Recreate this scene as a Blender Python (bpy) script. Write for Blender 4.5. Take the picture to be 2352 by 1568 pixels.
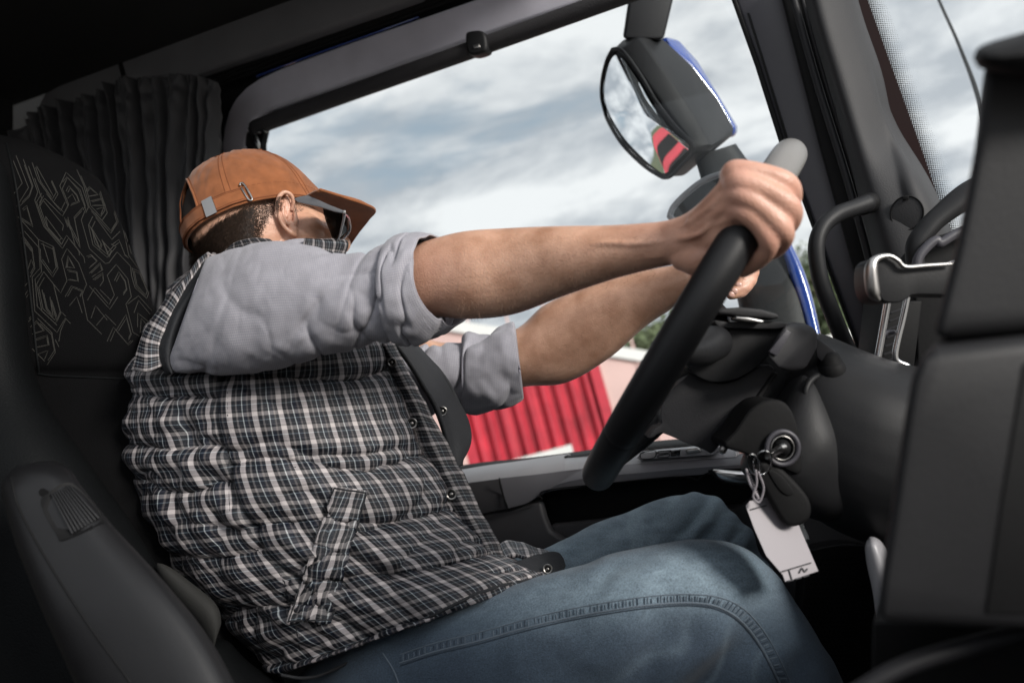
import bpy, bmesh, math, random
import numpy as np
from mathutils import Vector, Matrix, noise
from mathutils.bvhtree import BVHTree
random.seed(4)
for o in list(bpy.data.objects): bpy.data.objects.remove(o)
sc = bpy.context.scene
C = sc.collection
# ---------------------------------------------------------------- camera
F, CX, CY = 1829.0, 1176.0, 784.0          # measuring grid: 2352 x 1568
RHO, ALP = math.radians(15), math.radians(9)
Zc = Vector((-math.sin(RHO)*math.cos(ALP), math.cos(RHO)*math.cos(ALP), -math.sin(ALP)))
fw = Vector((0, 0, -1))
Yc = (fw - fw.dot(Zc)*Zc).normalized()
Xc = Yc.cross(Zc)
RW = Matrix((Xc, Yc, Zc))                   # camera space -> world
CAM = Vector((0, 0, 2.35))
def W(p): return RW @ Vector(p) + CAM
def WD(p): return RW @ Vector(p)
def P(u, v, d): return W(((u-CX)/F*d, -(v-CY)/F*d, -d))
cam = bpy.data.cameras.new('camera'); camo = bpy.data.objects.new('camera', cam); C.objects.link(camo)
camo.matrix_world = Matrix.Translation(CAM) @ RW.to_4x4()
cam.sensor_width = 36; cam.lens = 36*F/2352; cam.clip_start = 0.02; cam.clip_end = 3000
cam.dof.use_dof = True; cam.dof.focus_distance = 1.08; cam.dof.aperture_fstop = 3.6
sc.camera = camo
# ---------------------------------------------------------------- sky and sun
SUNC = Vector((0.60, 0.50, 0.62)).normalized()       # towards the sun, in camera space
SUN = WD(SUNC)
sun_el = math.asin(SUN.z); sun_az = math.atan2(SUN.x, SUN.y)
world = bpy.data.worlds.new('World'); sc.world = world; world.use_nodes = True
nt = world.node_tree; N = nt.nodes; L = nt.links
bg = N['Background']
sky = N.new('ShaderNodeTexSky'); sky.sky_type = 'NISHITA'; sky.sun_disc = False
sky.sun_elevation = sun_el; sky.sun_rotation = sun_az
sky.air_density = 1.0; sky.dust_density = 1.5
tc = N.new('ShaderNodeTexCoord')
sep = N.new('ShaderNodeSeparateXYZ'); L.new(tc.outputs['Generated'], sep.inputs[0])
def M_(op, a, b=None, c=None):
    n = N.new('ShaderNodeMath'); n.operation = op
    for i, x in enumerate((a, b, c)):
        if x is None: continue
        if isinstance(x, (int, float)): n.inputs[i].default_value = x
        else: L.new(x, n.inputs[i])
    return n.outputs[0]
zz = M_('MAXIMUM', M_('ADD', sep.outputs[2], 0.22), 0.08)
cx = M_('DIVIDE', sep.outputs[0], zz); cy = M_('DIVIDE', sep.outputs[1], zz)
cb = N.new('ShaderNodeCombineXYZ'); L.new(cx, cb.inputs[0]); L.new(cy, cb.inputs[1])
def cloud(scale, detail, rough, dist, off, stretch=(1, 1, 1)):
    mp = N.new('ShaderNodeMapping'); mp.inputs['Location'].default_value = off; mp.inputs['Scale'].default_value = stretch
    mp.inputs['Rotation'].default_value = (0, 0, 0.35)
    L.new(cb.outputs[0], mp.inputs[0])
    n = N.new('ShaderNodeTexNoise'); n.inputs['Scale'].default_value = scale; n.inputs['Detail'].default_value = detail
    n.inputs['Roughness'].default_value = rough; n.inputs['Distortion'].default_value = dist
    L.new(mp.outputs[0], n.inputs['Vector']); return n.outputs[0]
c1 = cloud(1.05, 9, 0.56, 0.3, (3.1, 1.7, 0), (0.8, 1.5, 1))
c2 = cloud(2.5, 12, 0.60, 0.3, (7.3, 0.4, 0), (0.9, 1.25, 1))
cov = N.new('ShaderNodeMapRange'); cov.inputs[1].default_value = 0.345; cov.inputs[2].default_value = 0.44
cmix = M_('ADD', M_('MULTIPLY', c1, 0.62), M_('MULTIPLY', c2, 0.38))
L.new(cmix, cov.inputs[0])
shade = N.new('ShaderNodeValToRGB'); L.new(c2, shade.inputs[0])
shade.color_ramp.elements[0].position = 0.41; shade.color_ramp.elements[0].color = (0.43, 0.46, 0.50, 1)
shade.color_ramp.elements[1].position = 0.60; shade.color_ramp.elements[1].color = (0.82, 0.83, 0.84, 1)
# clouds are brighter around the sun
vd = N.new('ShaderNodeVectorMath'); vd.operation = 'DOT_PRODUCT'; L.new(tc.outputs['Generated'], vd.inputs[0]); vd.inputs[1].default_value = SUN
glow = M_('POWER', M_('MAXIMUM', vd.outputs['Value'], 0.0), 2.0)
gain = M_('ADD', M_('MULTIPLY', glow, 10.0), 10.8)
vs = N.new('ShaderNodeVectorMath'); vs.operation = 'SCALE'; L.new(shade.outputs[0], vs.inputs[0]); L.new(gain, vs.inputs['Scale'])
vb = N.new('ShaderNodeMix'); vb.data_type = 'RGBA'; vb.inputs[0].default_value = 0.75
L.new(sky.outputs[0], vb.inputs[6]); vb.inputs[7].default_value = (3.6, 4.7, 5.7, 1)
mx = N.new('ShaderNodeMix'); mx.data_type = 'RGBA'
L.new(cov.outputs[0], mx.inputs[0]); L.new(vb.outputs[2], mx.inputs[6]); L.new(vs.outputs[0], mx.inputs[7])
L.new(mx.outputs[2], bg.inputs[0]); bg.inputs[1].default_value = 0.10
sl = bpy.data.lights.new('sun', 'SUN'); so = bpy.data.objects.new('sun', sl); C.objects.link(so)
sl.energy = 3.5; sl.angle = math.radians(15); sl.color = (1.0, 0.95, 0.88)
so.rotation_euler = (-SUN).to_track_quat('-Z', 'Y').to_euler(); so.location = (0, 0, 6)
sc.view_settings.view_transform = 'Standard'; sc.view_settings.look = 'None'
sc.view_settings.exposure = 0.14; sc.view_settings.gamma = 1.0
sc.render.engine = 'CYCLES'
sc.cycles.max_bounces = 8; sc.cycles.transparent_max_bounces = 16
# ---------------------------------------------------------------- materials
MATS = {}
def mat(name, col, rough=0.5, metal=0.0, var=0.12, vscale=8, bump=0.0, bscale=200, spec=0.5, coat=0, sss=0, col2=None, bdist=0.002, sheen=0, stretch=None):
    m = bpy.data.materials.new(name); m.use_nodes = True; MATS[name] = m
    n = m.node_tree.nodes; l = m.node_tree.links; b = n['Principled BSDF']
    b.inputs['Roughness'].default_value = rough; b.inputs['Metallic'].default_value = metal
    b.inputs['Specular IOR Level'].default_value = spec; b.inputs['Coat Weight'].default_value = coat
    if sheen: b.inputs['Sheen Weight'].default_value = sheen; b.inputs['Sheen Roughness'].default_value = 0.5
    if sss:
        b.inputs['Subsurface Weight'].default_value = sss; b.inputs['Subsurface Radius'].default_value = (1, .35, .18); b.inputs['Subsurface Scale'].default_value = 0.008
    t = n.new('ShaderNodeTexCoord'); ns = n.new('ShaderNodeTexNoise'); ns.inputs['Scale'].default_value = vscale; ns.inputs['Detail'].default_value = 6
    src = t.outputs['Object']
    if stretch:
        mp = n.new('ShaderNodeMapping'); mp.inputs['Scale'].default_value = stretch; l.new(src, mp.inputs[0]); src = mp.outputs[0]
    l.new(src, ns.inputs['Vector'])
    r = n.new('ShaderNodeValToRGB'); l.new(ns.outputs[0], r.inputs[0]); r.color_ramp.elements[0].position = .3; r.color_ramp.elements[1].position = .7
    c2 = col2 or tuple(min(1, c*(1+var)) for c in col); c1 = tuple(c*(1-var) for c in col) if not col2 else col
    r.color_ramp.elements[0].color = (*c1, 1); r.color_ramp.elements[1].color = (*c2, 1)
    l.new(r.outputs[0], b.inputs['Base Color'])
    rm = n.new('ShaderNodeMapRange'); l.new(ns.outputs[0], rm.inputs[0]); rm.inputs[3].default_value = max(0, rough-.06); rm.inputs[4].default_value = min(1, rough+.06)
    l.new(rm.outputs[0], b.inputs['Roughness'])
    if bump:
        n2 = n.new('ShaderNodeTexNoise'); n2.inputs['Scale'].default_value = bscale; n2.inputs['Detail'].default_value = 4; l.new(src, n2.inputs['Vector'])
        bp = n.new('ShaderNodeBump'); bp.inputs['Strength'].default_value = bump; bp.inputs['Distance'].default_value = bdist
        l.new(n2.outputs[0], bp.inputs['Height']); l.new(bp.outputs[0], b.inputs['Normal'])
    m['_'] = 0; del m['_']
    return m
WF = {'plaid_cloth': .39, 'plaid_cloth_dark': .42}
def stripes_mat(name, warp, weft, pu, pv, rough=.6, mul=False, bump=.3, bscale=900, sheen=0.0, gain=1.0, spec=.4):
    """woven check: two colour ramps repeated along the cloth's UV (metres)"""
    m = mat(name, (.1, .1, .1), rough, var=.1, sheen=sheen, spec=spec); n = m.node_tree.nodes; l = m.node_tree.links; b = n['Principled BSDF']
    uv = n.new('ShaderNodeUVMap'); sp = n.new('ShaderNodeSeparateXYZ')
    wob = n.new('ShaderNodeTexNoise'); wob.inputs['Scale'].default_value = 14; l.new(uv.outputs[0], wob.inputs['Vector'])
    vm = n.new('ShaderNodeVectorMath'); vm.operation = 'MULTIPLY_ADD'; l.new(wob.outputs['Color'], vm.inputs[0]); vm.inputs[1].default_value = (.002, .002, 0); l.new(uv.outputs[0], vm.inputs[2])
    l.new(vm.outputs[0], sp.inputs[0])
    outs = []
    for k, (stops, per) in enumerate(((warp, pu), (weft, pv))):
        d = n.new('ShaderNodeMath'); d.operation = 'DIVIDE'; l.new(sp.outputs[k], d.inputs[0]); d.inputs[1].default_value = per
        f = n.new('ShaderNodeMath'); f.operation = 'FRACT'; l.new(d.outputs[0], f.inputs[0])
        r = n.new('ShaderNodeValToRGB'); l.new(f.outputs[0], r.inputs[0]); r.color_ramp.interpolation = 'LINEAR'
        e = r.color_ramp.elements
        while len(e) > 1: e.remove(e[0])
        e[0].position = stops[0][0]; e[0].color = (*stops[0][1], 1)
        for p_, c_ in stops[1:]:
            q = e.new(p_); q.color = (*c_, 1)
        outs.append(r.outputs[0])
    mxn = n.new('ShaderNodeMix'); mxn.data_type = 'RGBA'; mxn.inputs[0].default_value = WF.get(name, .5)
    mxn.blend_type = 'MULTIPLY' if mul else 'MIX'
    l.new(outs[0], mxn.inputs[6]); l.new(outs[1], mxn.inputs[7])
    hs = n.new('ShaderNodeMix'); hs.data_type = 'RGBA'; hs.blend_type = 'MULTIPLY'; hs.inputs[0].default_value = 1
    n3 = n.new('ShaderNodeTexNoise'); n3.inputs['Scale'].default_value = 7; n3.inputs['Detail'].default_value = 5
    r3 = n.new('ShaderNodeMapRange'); l.new(n3.outputs[0], r3.inputs[0]); r3.inputs[3].default_value = .8*gain; r3.inputs[4].default_value = 1.15*gain
    gm = n.new('ShaderNodeGamma'); gm.inputs[1].default_value = 1.0 if name not in WF else 1.45; l.new(mxn.outputs[2], gm.inputs[0])
    l.new(gm.outputs[0], hs.inputs[6]); l.new(r3.outputs[0], hs.inputs[7]); l.new(hs.outputs[2], b.inputs['Base Color'])
    n2 = n.new('ShaderNodeTexNoise'); n2.inputs['Scale'].default_value = bscale; l.new(uv.outputs[0], n2.inputs['Vector'])
    n4 = n.new('ShaderNodeTexNoise'); n4.inputs['Scale'].default_value = 55; n4.inputs['Detail'].default_value = 3; l.new(uv.outputs[0], n4.inputs['Vector'])
    ad = n.new('ShaderNodeMath'); ad.operation = 'MULTIPLY_ADD'; l.new(n4.outputs[0], ad.inputs[0]); ad.inputs[1].default_value = 2.0; l.new(n2.outputs[0], ad.inputs[2])
    bp = n.new('ShaderNodeBump'); bp.inputs['Strength'].default_value = bump; bp.inputs['Distance'].default_value = .002
    l.new(ad.outputs[0], bp.inputs['Height']); l.new(bp.outputs[0], b.inputs['Normal'])
    return m
def skin_material():
    m = mat('skin', (.44, .235, .150), .36, var=.1, vscale=34, sss=.08, bump=.55, bscale=480, bdist=.0012, col2=(.68, .405, .285))
    n = m.node_tree.nodes; l = m.node_tree.links; b = n['Principled BSDF']
    a = n.new('ShaderNodeAttribute'); a.attribute_name = 'flush'
    src = b.inputs['Base Color'].links[0].from_socket
    mx = n.new('ShaderNodeMix'); mx.data_type = 'RGBA'; l.new(a.outputs['Fac'], mx.inputs[0]); l.new(src, mx.inputs[6]); mx.inputs[7].default_value = (.64, .33, .26, 1)
    v = n.new('ShaderNodeTexVoronoi'); v.inputs['Scale'].default_value = 55; t = n.new('ShaderNodeTexCoord'); l.new(t.outputs['Object'], v.inputs['Vector'])
    rr = n.new('ShaderNodeMapRange'); l.new(v.outputs['Distance'], rr.inputs[0]); rr.inputs[1].default_value = .04; rr.inputs[2].default_value = .12; rr.inputs[3].default_value = .72; rr.inputs[4].default_value = 1
    m2 = n.new('ShaderNodeMix'); m2.data_type = 'RGBA'; m2.blend_type = 'MULTIPLY'; m2.inputs[0].default_value = .12; l.new(mx.outputs[2], m2.inputs[6]); l.new(rr.outputs[0], m2.inputs[7])
    l.new(m2.outputs[2], b.inputs['Base Color'])
    return m
SKIN = skin_material()
PLASTIC = mat('dark_plastic', (.012, .0122, .0135), .5, spec=.28, bump=.45, bscale=900, bdist=.0006)
PLASTIC_SOFT = mat('charcoal_trim', (.015, .015, .0175), .55, spec=.3, bump=.3, bscale=700, bdist=.0008)
PLASTIC_MID = mat('grey_trim', (.052, .050, .060), .45, bump=.3, bscale=700, bdist=.0006)
PLASTIC_GREY = mat('light_grey_trim', (.30, .295, .31), .38, bump=.2, bscale=700, bdist=.0005)
RUBBER = mat('black_rubber', (.006, .006, .0065), .65, spec=.18, bump=.1)
LEATHER = mat('wheel_leather', (.009, .0092, .0105), .5, spec=.32, bump=.35, bscale=650, bdist=.0005)
WHEELGREY = mat('wheel_grey_inlay', (.17, .163, .155), .36, bump=.1, bscale=500)
FELT = mat('roof_felt', (.010, .010, .010), .95, bump=.8, bscale=500, bdist=.002)
SEATF = mat('seat_fabric', (.0038, .0038, .0042), .9, spec=.06, bump=.6, bscale=800, bdist=.001)
SEATLINE = mat('seat_pattern_thread', (.036, .035, .032), .7, spec=.2, bump=.3)
SEATSIDE = mat('seat_vinyl', (.0045, .005, .0055), .6, spec=.08, bump=.3, bscale=400)
GREYMESH = mat('grey_mesh_fabric', (.014, .014, .013), .8, bump=.9, bscale=900, bdist=.001)
CURT = mat('curtain_cloth', (.024, .024, .028), .55, bump=.35, bscale=500, sheen=.25)
CHROME = mat('chrome', (.55, .55, .56), .2, 1.0, var=.03)
SATIN = mat('satin_metal', (.42, .41, .40), .34, 1.0, var=.03)
MIRROR = mat('mirror_glass', (.88, .9, .92), .01, 1.0, var=0.0); MIRROR.node_tree.nodes['Principled BSDF'].inputs['Roughness'].default_value = .012
for lk in list(MIRROR.node_tree.nodes['Principled BSDF'].inputs['Roughness'].links): MIRROR.node_tree.links.remove(lk)
BLUE = mat('blue_paint', (.015, .055, .30), .25, coat=1.0, var=.08)
CAPM = mat('rust_orange_canvas', (.25, .092, .038), .95, spec=.1, var=.22, vscale=45, bump=.5, bscale=900, bdist=.001, sheen=.2)
CAPD = mat('rust_orange_stitch', (.19, .06, .02), .85)
CAPIN = mat('cap_lining', (.02, .018, .018), .8)
DENIM = mat('denim', (.032, .050, .078), .85, bump=.9, bscale=1100, bdist=.0012, vscale=9, col2=(.058, .088, .125), sheen=.1)
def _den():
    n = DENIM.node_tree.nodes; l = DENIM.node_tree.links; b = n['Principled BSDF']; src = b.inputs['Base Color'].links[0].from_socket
    a = n.new('ShaderNodeAttribute'); a.attribute_name = 'fade'; x = n.new('ShaderNodeMix'); x.data_type = 'RGBA'  # paler colour for worn denim and for highlights painted on the thighs
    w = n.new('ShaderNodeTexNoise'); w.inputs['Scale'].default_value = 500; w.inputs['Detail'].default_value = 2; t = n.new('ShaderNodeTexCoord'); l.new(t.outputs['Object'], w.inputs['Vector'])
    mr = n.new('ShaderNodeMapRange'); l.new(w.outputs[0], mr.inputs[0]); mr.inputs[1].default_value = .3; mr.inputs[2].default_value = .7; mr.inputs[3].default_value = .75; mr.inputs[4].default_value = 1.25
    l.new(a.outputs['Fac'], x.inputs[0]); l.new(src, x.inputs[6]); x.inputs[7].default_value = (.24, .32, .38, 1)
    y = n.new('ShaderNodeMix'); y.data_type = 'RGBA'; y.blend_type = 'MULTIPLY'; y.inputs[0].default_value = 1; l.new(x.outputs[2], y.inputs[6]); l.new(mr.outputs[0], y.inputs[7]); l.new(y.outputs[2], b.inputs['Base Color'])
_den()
DENIMSEAM = mat('denim_seam', (.12, .15, .185), .85, bump=.6, bscale=700)
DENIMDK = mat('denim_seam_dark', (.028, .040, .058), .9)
LINING = mat('vest_lining', (.012, .013, .016), .75, bump=.4, bscale=300)
HAIR = mat('dark_brown_hair', (.030, .018, .012), .5, var=.4, vscale=200)
GLOSSBLK = mat('glossy_black', (.012, .012, .013), .12, coat=.5)
FRAMEGREY = mat('glasses_frame', (.10, .10, .108), .22, coat=1)
WHITE = mat('white_tag', (.27, .25, .27), .5, var=.05)
INK = mat('dark_print', (.05, .05, .055), .6)
RED = mat('red_painted_steel', (.45, .026, .046), .6, var=.28, vscale=3.5)
REDDK = mat('dark_red_frit', (.007, .002, .002), .8, spec=.1)
PANELUP = mat('door_panel_plastic', (.13, .128, .14), .45, bump=.3, bscale=600, bdist=.0005)
DOORP = mat('door_plastic', (.055, .054, .058), .5, spec=.35, bump=.3, bscale=500, bdist=.0006)
FRAMEM = mat('window_frame_plastic', (.52, .51, .58), .5, bump=.35, bscale=260, bdist=.0008)
HEADM = mat('header_plastic', (.12, .12, .128), .6, bump=.3, bscale=500, bdist=.0006)
PINKW = mat('pale_pink_render', (.60, .42, .39), .8, var=.08, vscale=.6)
WHITEP = mat('white_paint', (.70, .70, .68), .6, var=.05, vscale=2)
CONC = mat('concrete_yard', (.36, .34, .31), .9, var=.12, vscale=.7, bump=.4, bscale=30, bdist=.01)
GRASS = mat('hill_grass', (.10, .13, .07), .9, vscale=.15, col2=(.12, .13, .05))
LEAF = mat('leaves', (.13, .16, .09), .9, spec=.1, vscale=3, var=.4)
BARK = mat('bark', (.10, .075, .055), .9, var=.3)
WARP = [(0, (.45, .425, .425)), (.20, (.47, .44, .44)), (.23, (.012, .014, .02)), (.36, (.012, .014, .02)), (.37, (.20, .19, .19)), (.43, (.20, .19, .19)), (.44, (.015, .02, .03)), (.60, (.015, .02, .03)), (.615, (.42, .44, .45)), (.64, (.42, .44, .45)), (.66, (.018, .026, .045)), (.80, (.018, .026, .045)), (.81, (.16, .15, .15)), (.87, (.16, .15, .15)), (.88, (.02, .02, .03)), (.97, (.02, .02, .03))]
WEFT = [(0, (.40, .375, .37)), (.24, (.40, .375, .37)), (.27, (.015, .018, .028)), (.48, (.015, .018, .028)), (.50, (.25, .29, .32)), (.54, (.25, .29, .32)), (.56, (.012, .016, .028)), (.78, (.012, .016, .028)), (.80, (.12, .11, .12)), (.86, (.12, .11, .12)), (.88, (.012, .015, .02)), (.97, (.012, .015, .02))]
PLAID = stripes_mat('plaid_cloth', WARP, WEFT, .0238, .0225, rough=.42, bump=.6, spec=.45, gain=1.7)
PLAIDDK = stripes_mat('plaid_cloth_dark', WARP, WEFT, .020, .020, rough=.6, bump=.4, gain=1.1)
SH1 = [(0, (.345, .338, .366)), (.55, (.345, .338, .366)), (.7, (.24, .235, .28)), (.9, (.24, .235, .28))]
SHIRT = stripes_mat('grey_check_shirt', SH1, SH1, .0027, .0027, rough=.85, bump=.35, sheen=.15)
SHIRTST = mat('shirt_stitch', (.30, .29, .34), .9)
def glassmat():
    m = bpy.data.materials.new('window_glass'); m.use_nodes = True; n = m.node_tree.nodes; l = m.node_tree.links
    n.remove(n['Principled BSDF']); o = n['Material Output']
    t = n.new('ShaderNodeBsdfTransparent'); t.inputs[0].default_value = (.96, .975, .975, 1)
    g = n.new('ShaderNodeBsdfGlossy'); g.inputs['Roughness'].default_value = .02
    f = n.new('ShaderNodeLayerWeight'); f.inputs['Blend'].default_value = .5
    pw = n.new('ShaderNodeMath'); pw.operation = 'POWER'; l.new(f.outputs['Facing'], pw.inputs[0]); pw.inputs[1].default_value = 4
    mu = n.new('ShaderNodeMath'); mu.operation = 'MULTIPLY_ADD'; l.new(pw.outputs[0], mu.inputs[0]); mu.inputs[1].default_value = .35; mu.inputs[2].default_value = .02
    x = n.new('ShaderNodeMixShader'); l.new(mu.outputs[0], x.inputs[0]); l.new(t.outputs[0], x.inputs[1]); l.new(g.outputs[0], x.inputs[2]); l.new(x.outputs[0], o.inputs[0]); return m
GLASS = glassmat()
def tintmat():
    m = bpy.data.materials.new('sunglass_lens'); m.use_nodes = True; n = m.node_tree.nodes; l = m.node_tree.links
    n.remove(n['Principled BSDF']); o = n['Material Output']
    t = n.new('ShaderNodeBsdfTransparent'); t.inputs[0].default_value = (.10, .085, .075, 1)
    g = n.new('ShaderNodeBsdfGlossy'); g.inputs['Roughness'].default_value = .03
    x = n.new('ShaderNodeMixShader'); x.inputs[0].default_value = .08; l.new(t.outputs[0], x.inputs[1]); l.new(g.outputs[0], x.inputs[2]); l.new(x.outputs[0], o.inputs[0]); return m
LENS = tintmat()
# ---------------------------------------------------------------- object helpers
BASE = {}
def thing(name, label, cat, loc, group=None, kind=None):
    o = bpy.data.objects.new(name, None); C.objects.link(o); o.location = loc; o.empty_display_size = .05
    o['label'] = label; o['category'] = cat
    if group: o['group'] = group
    if kind: o['kind'] = kind
    BASE[o.name] = Vector(loc); return o
def mk(name, me, parent=None, mats=(), label=None, smooth=True, sharp=40, solid=0, kind=None):
    """link a mesh (world coordinates) as one object under its thing"""
    o = bpy.data.objects.new(name, me); C.objects.link(o)
    if parent is not None:
        b = BASE[parent.name]; me.transform(Matrix.Translation(-b)); o.parent = parent; BASE[o.name] = b
    else: BASE[o.name] = Vector((0, 0, 0))
    for m in (mats if isinstance(mats, (list, tuple)) else [mats]): me.materials.append(m)
    if smooth:
        for p in me.polygons: p.use_smooth = True
        if sharp: me.set_sharp_from_angle(angle=math.radians(sharp))
    if solid:
        s = o.modifiers.new('thickness', 'SOLIDIFY'); s.thickness = solid; s.offset = 0
    if label: o['label'] = label
    if kind: o['kind'] = kind
    return o
def mesh(verts, faces, uvs=None, fmat=None):
    me = bpy.data.meshes.new('m'); me.from_pydata([tuple(v) for v in verts], [], faces)
    if uvs is not None:
        l = me.uv_layers.new(name='UVMap'); i = 0; flat = [c for f in uvs for c in f]
        for i, c in enumerate(flat): l.data[i].uv = c
    if fmat:
        for p, m in zip(me.polygons, fmat): p.material_index = m
    me.update(); return me
class MB:
    """mesh builder: collects closed shapes, builds ONE mesh"""
    def __init__(s): s.v = []; s.f = []; s.m = []; s.uv = []
    def add(s, v, f, mi=0, uv=None):
        b = len(s.v); s.v += [tuple(x) for x in v]; s.f += [tuple(i+b for i in q) for q in f]; s.m += [mi]*len(f)
        s.uv += uv if uv else [[(0, 0)]*len(q) for q in f]
        return s
    def addmesh(s, me, mi=0):
        return s.add([v.co.copy() for v in me.vertices], [tuple(p.vertices) for p in me.polygons], mi)
    def me(s): return mesh(s.v, s.f, s.uv, s.m)
    def build(s, name, parent, mats, **k): return mk(name, s.me(), parent, mats, **k)
def crom(a, m):
    a = np.asarray(a, float); n = len(a)
    if n == 1: return np.repeat(a, m, 0)
    k = np.linspace(0, n-1, m); i = np.clip(k.astype(int), 0, n-2); t = (k-i)[:, None]
    tan = np.zeros_like(a); tan[1:-1] = (a[2:]-a[:-2])/2; tan[0] = a[1]-a[0]; tan[-1] = a[-1]-a[-2]
    p0, p1, m0, m1 = a[i], a[i+1], tan[i], tan[i+1]
    return (2*t**3-3*t**2+1)*p0+(t**3-2*t**2+t)*m0+(-2*t**3+3*t**2)*p1+(t**3-t**2)*m1
def loft(st, nr=40, ns=60, disp=None, expo=1.0, taper=(0, 0)):
    """stations (edge1 u,v, edge2 u,v, depth, half thickness) -> closed limb-like surface"""
    st = [tuple(s)+(0,)*(8-len(s)) for s in st]
    S = crom(st, ns); V = []; cen = []; rad = []
    for s in S:
        t = P(s[0], s[1], s[4]+s[6]); b = P(s[2], s[3], s[4]-s[6]); c = (t+b)/2
        cen.append(c); rad.append(((t-b)/2, ((CAM-c).normalized())*s[5]+WD((1, 0, 0))*(s[7]/F*s[4])))
    ln = [0]
    for i in range(1, ns): ln.append(ln[-1]+(cen[i]-cen[i-1]).length)
    circ = 2*math.pi*sum((r[0].length+r[1].length)/2 for r in rad)/ns
    for i in range(ns):
        A, B = rad[i]
        k = 1.0
        if taper[0] and i < taper[0]: k = math.sqrt(max(0.0, 1-(1-(i+.02)/taper[0])**2))
        if taper[1] and i > ns-1-taper[1]: k = math.sqrt(max(0.0, 1-(1-(ns-1-i+.02)/taper[1])**2))
        for j in range(nr):
            ph = 2*math.pi*j/nr - math.pi/2
            cc, ss = math.cos(ph), math.sin(ph)
            if expo != 1: cc = math.copysign(abs(cc)**expo, cc); ss = math.copysign(abs(ss)**expo, ss)
            o = A*cc+B*ss; p = cen[i]+o*k
            if disp: p = p + o.normalized()*disp(i/(ns-1), (ph+math.pi/2)/(2*math.pi), p)
            V.append(p)
    Fc = []; UV = []
    for i in range(ns-1):
        for j in range(nr):
            j2 = (j+1) % nr
            Fc.append((i*nr+j, i*nr+j2, (i+1)*nr+j2, (i+1)*nr+j))
            u0, u1 = circ*j/nr, circ*(j+1)/nr
            UV.append([(u0, ln[i]), (u1, ln[i]), (u1, ln[i+1]), (u0, ln[i+1])])
    V.append(cen[0]); V.append(cen[-1]); a, b = ns*nr, ns*nr+1
    for j in range(nr):
        j2 = (j+1) % nr
        Fc.append((a, j2, j)); UV.append([(0, 0)]*3)
        Fc.append((b, (ns-1)*nr+j, (ns-1)*nr+j2)); UV.append([(0, 0)]*3)
    return V, Fc, UV
def tube(pts, rad, nr=14, ns=None, closed=False, flat=1.0):
    """smooth round tube through world points, rounded ends"""
    ns = ns or max(8, len(pts)*6)
    r = rad if isinstance(rad, (list, tuple)) else [rad]*len(pts)
    if closed:
        pts = list(pts)+[pts[0]]; r = list(r)+[r[0]]
    A = crom([(*p, q) for p, q in zip(pts, r)], ns)
    if closed: A = A[:-1]
    n = len(A); V = []; up = None
    for i in range(n):
        p = Vector(A[i][:3])
        if closed: t = Vector(A[(i+1) % n][:3])-Vector(A[i-1][:3])
        else: t = Vector(A[min(i+1, n-1)][:3])-Vector(A[max(i-1, 0)][:3])
        t.normalize()
        if up is None: up = t.orthogonal().normalized()
        up = (up-t*up.dot(t)).normalized(); sd = t.cross(up); q = A[i][3]
        for j in range(nr):
            a = 2*math.pi*j/nr; V.append(p+up*math.cos(a)*q+sd*math.sin(a)*q*flat)
    Fc = []
    for i in range(n if closed else n-1):
        i2 = (i+1) % n
        for j in range(nr): Fc.append((i*nr+j, i*nr+(j+1) % nr, i2*nr+(j+1) % nr, i2*nr+j))
    if not closed:
        for e, s, dr in ((0, -1, 1), (n-1, 1, -1)):
            p = Vector(A[e][:3]); t = (p-Vector(A[e+dr][:3])).normalized(); q = A[e][3]
            b = len(V); ring = [e*nr+j for j in range(nr)]
            for k in (1, 2):
                an = k*math.pi/6
                nrg = []
                for j in range(nr):
                    V.append(p+(V[e*nr+j]-p)*math.cos(an)+t*q*math.sin(an)); nrg.append(len(V)-1)
                for j in range(nr):
                    f = (ring[j], ring[(j+1) % nr], nrg[(j+1) % nr], nrg[j]); Fc.append(f if s > 0 else f[::-1])
                ring = nrg
            V.append(p+t*q); c = len(V)-1
            for j in range(nr):
                f = (ring[j], ring[(j+1) % nr], c); Fc.append(f if s > 0 else f[::-1])
    return V, Fc
def ell(c, ax, ay, az, n=16):
    """ellipsoid with three world half-axis vectors"""
    V = []; Fc = []
    for i in range(n+1):
        th = math.pi*i/n
        for j in range(2*n):
            ph = math.pi*j/n; V.append(c+ax*math.sin(th)*math.cos(ph)+ay*math.sin(th)*math.sin(ph)+az*math.cos(th))
    for i in range(n):
        for j in range(2*n): Fc.append((i*2*n+j, (i+1)*2*n+j, (i+1)*2*n+(j+1) % (2*n), i*2*n+(j+1) % (2*n)))
    return V, Fc
def smooth_outline(pts, k=6):
    p = np.array(pts, float); n = len(p)
    ext = np.vstack([p[-1:], p, p[:2]]); out = []
    for i in range(1, n+1):
        p0, p1, p2, p3 = ext[i-1], ext[i], ext[i+1], ext[(i+2) if i+2 < len(ext) else 2]
        for t in np.linspace(0, 1, k, endpoint=False):
            out.append(.5*((2*p1)+(-p0+p2)*t+(2*p0-5*p1+4*p2-p3)*t*t+(-p0+3*p1-3*p2+p3)*t**3))
    return [tuple(o) for o in out]
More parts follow.
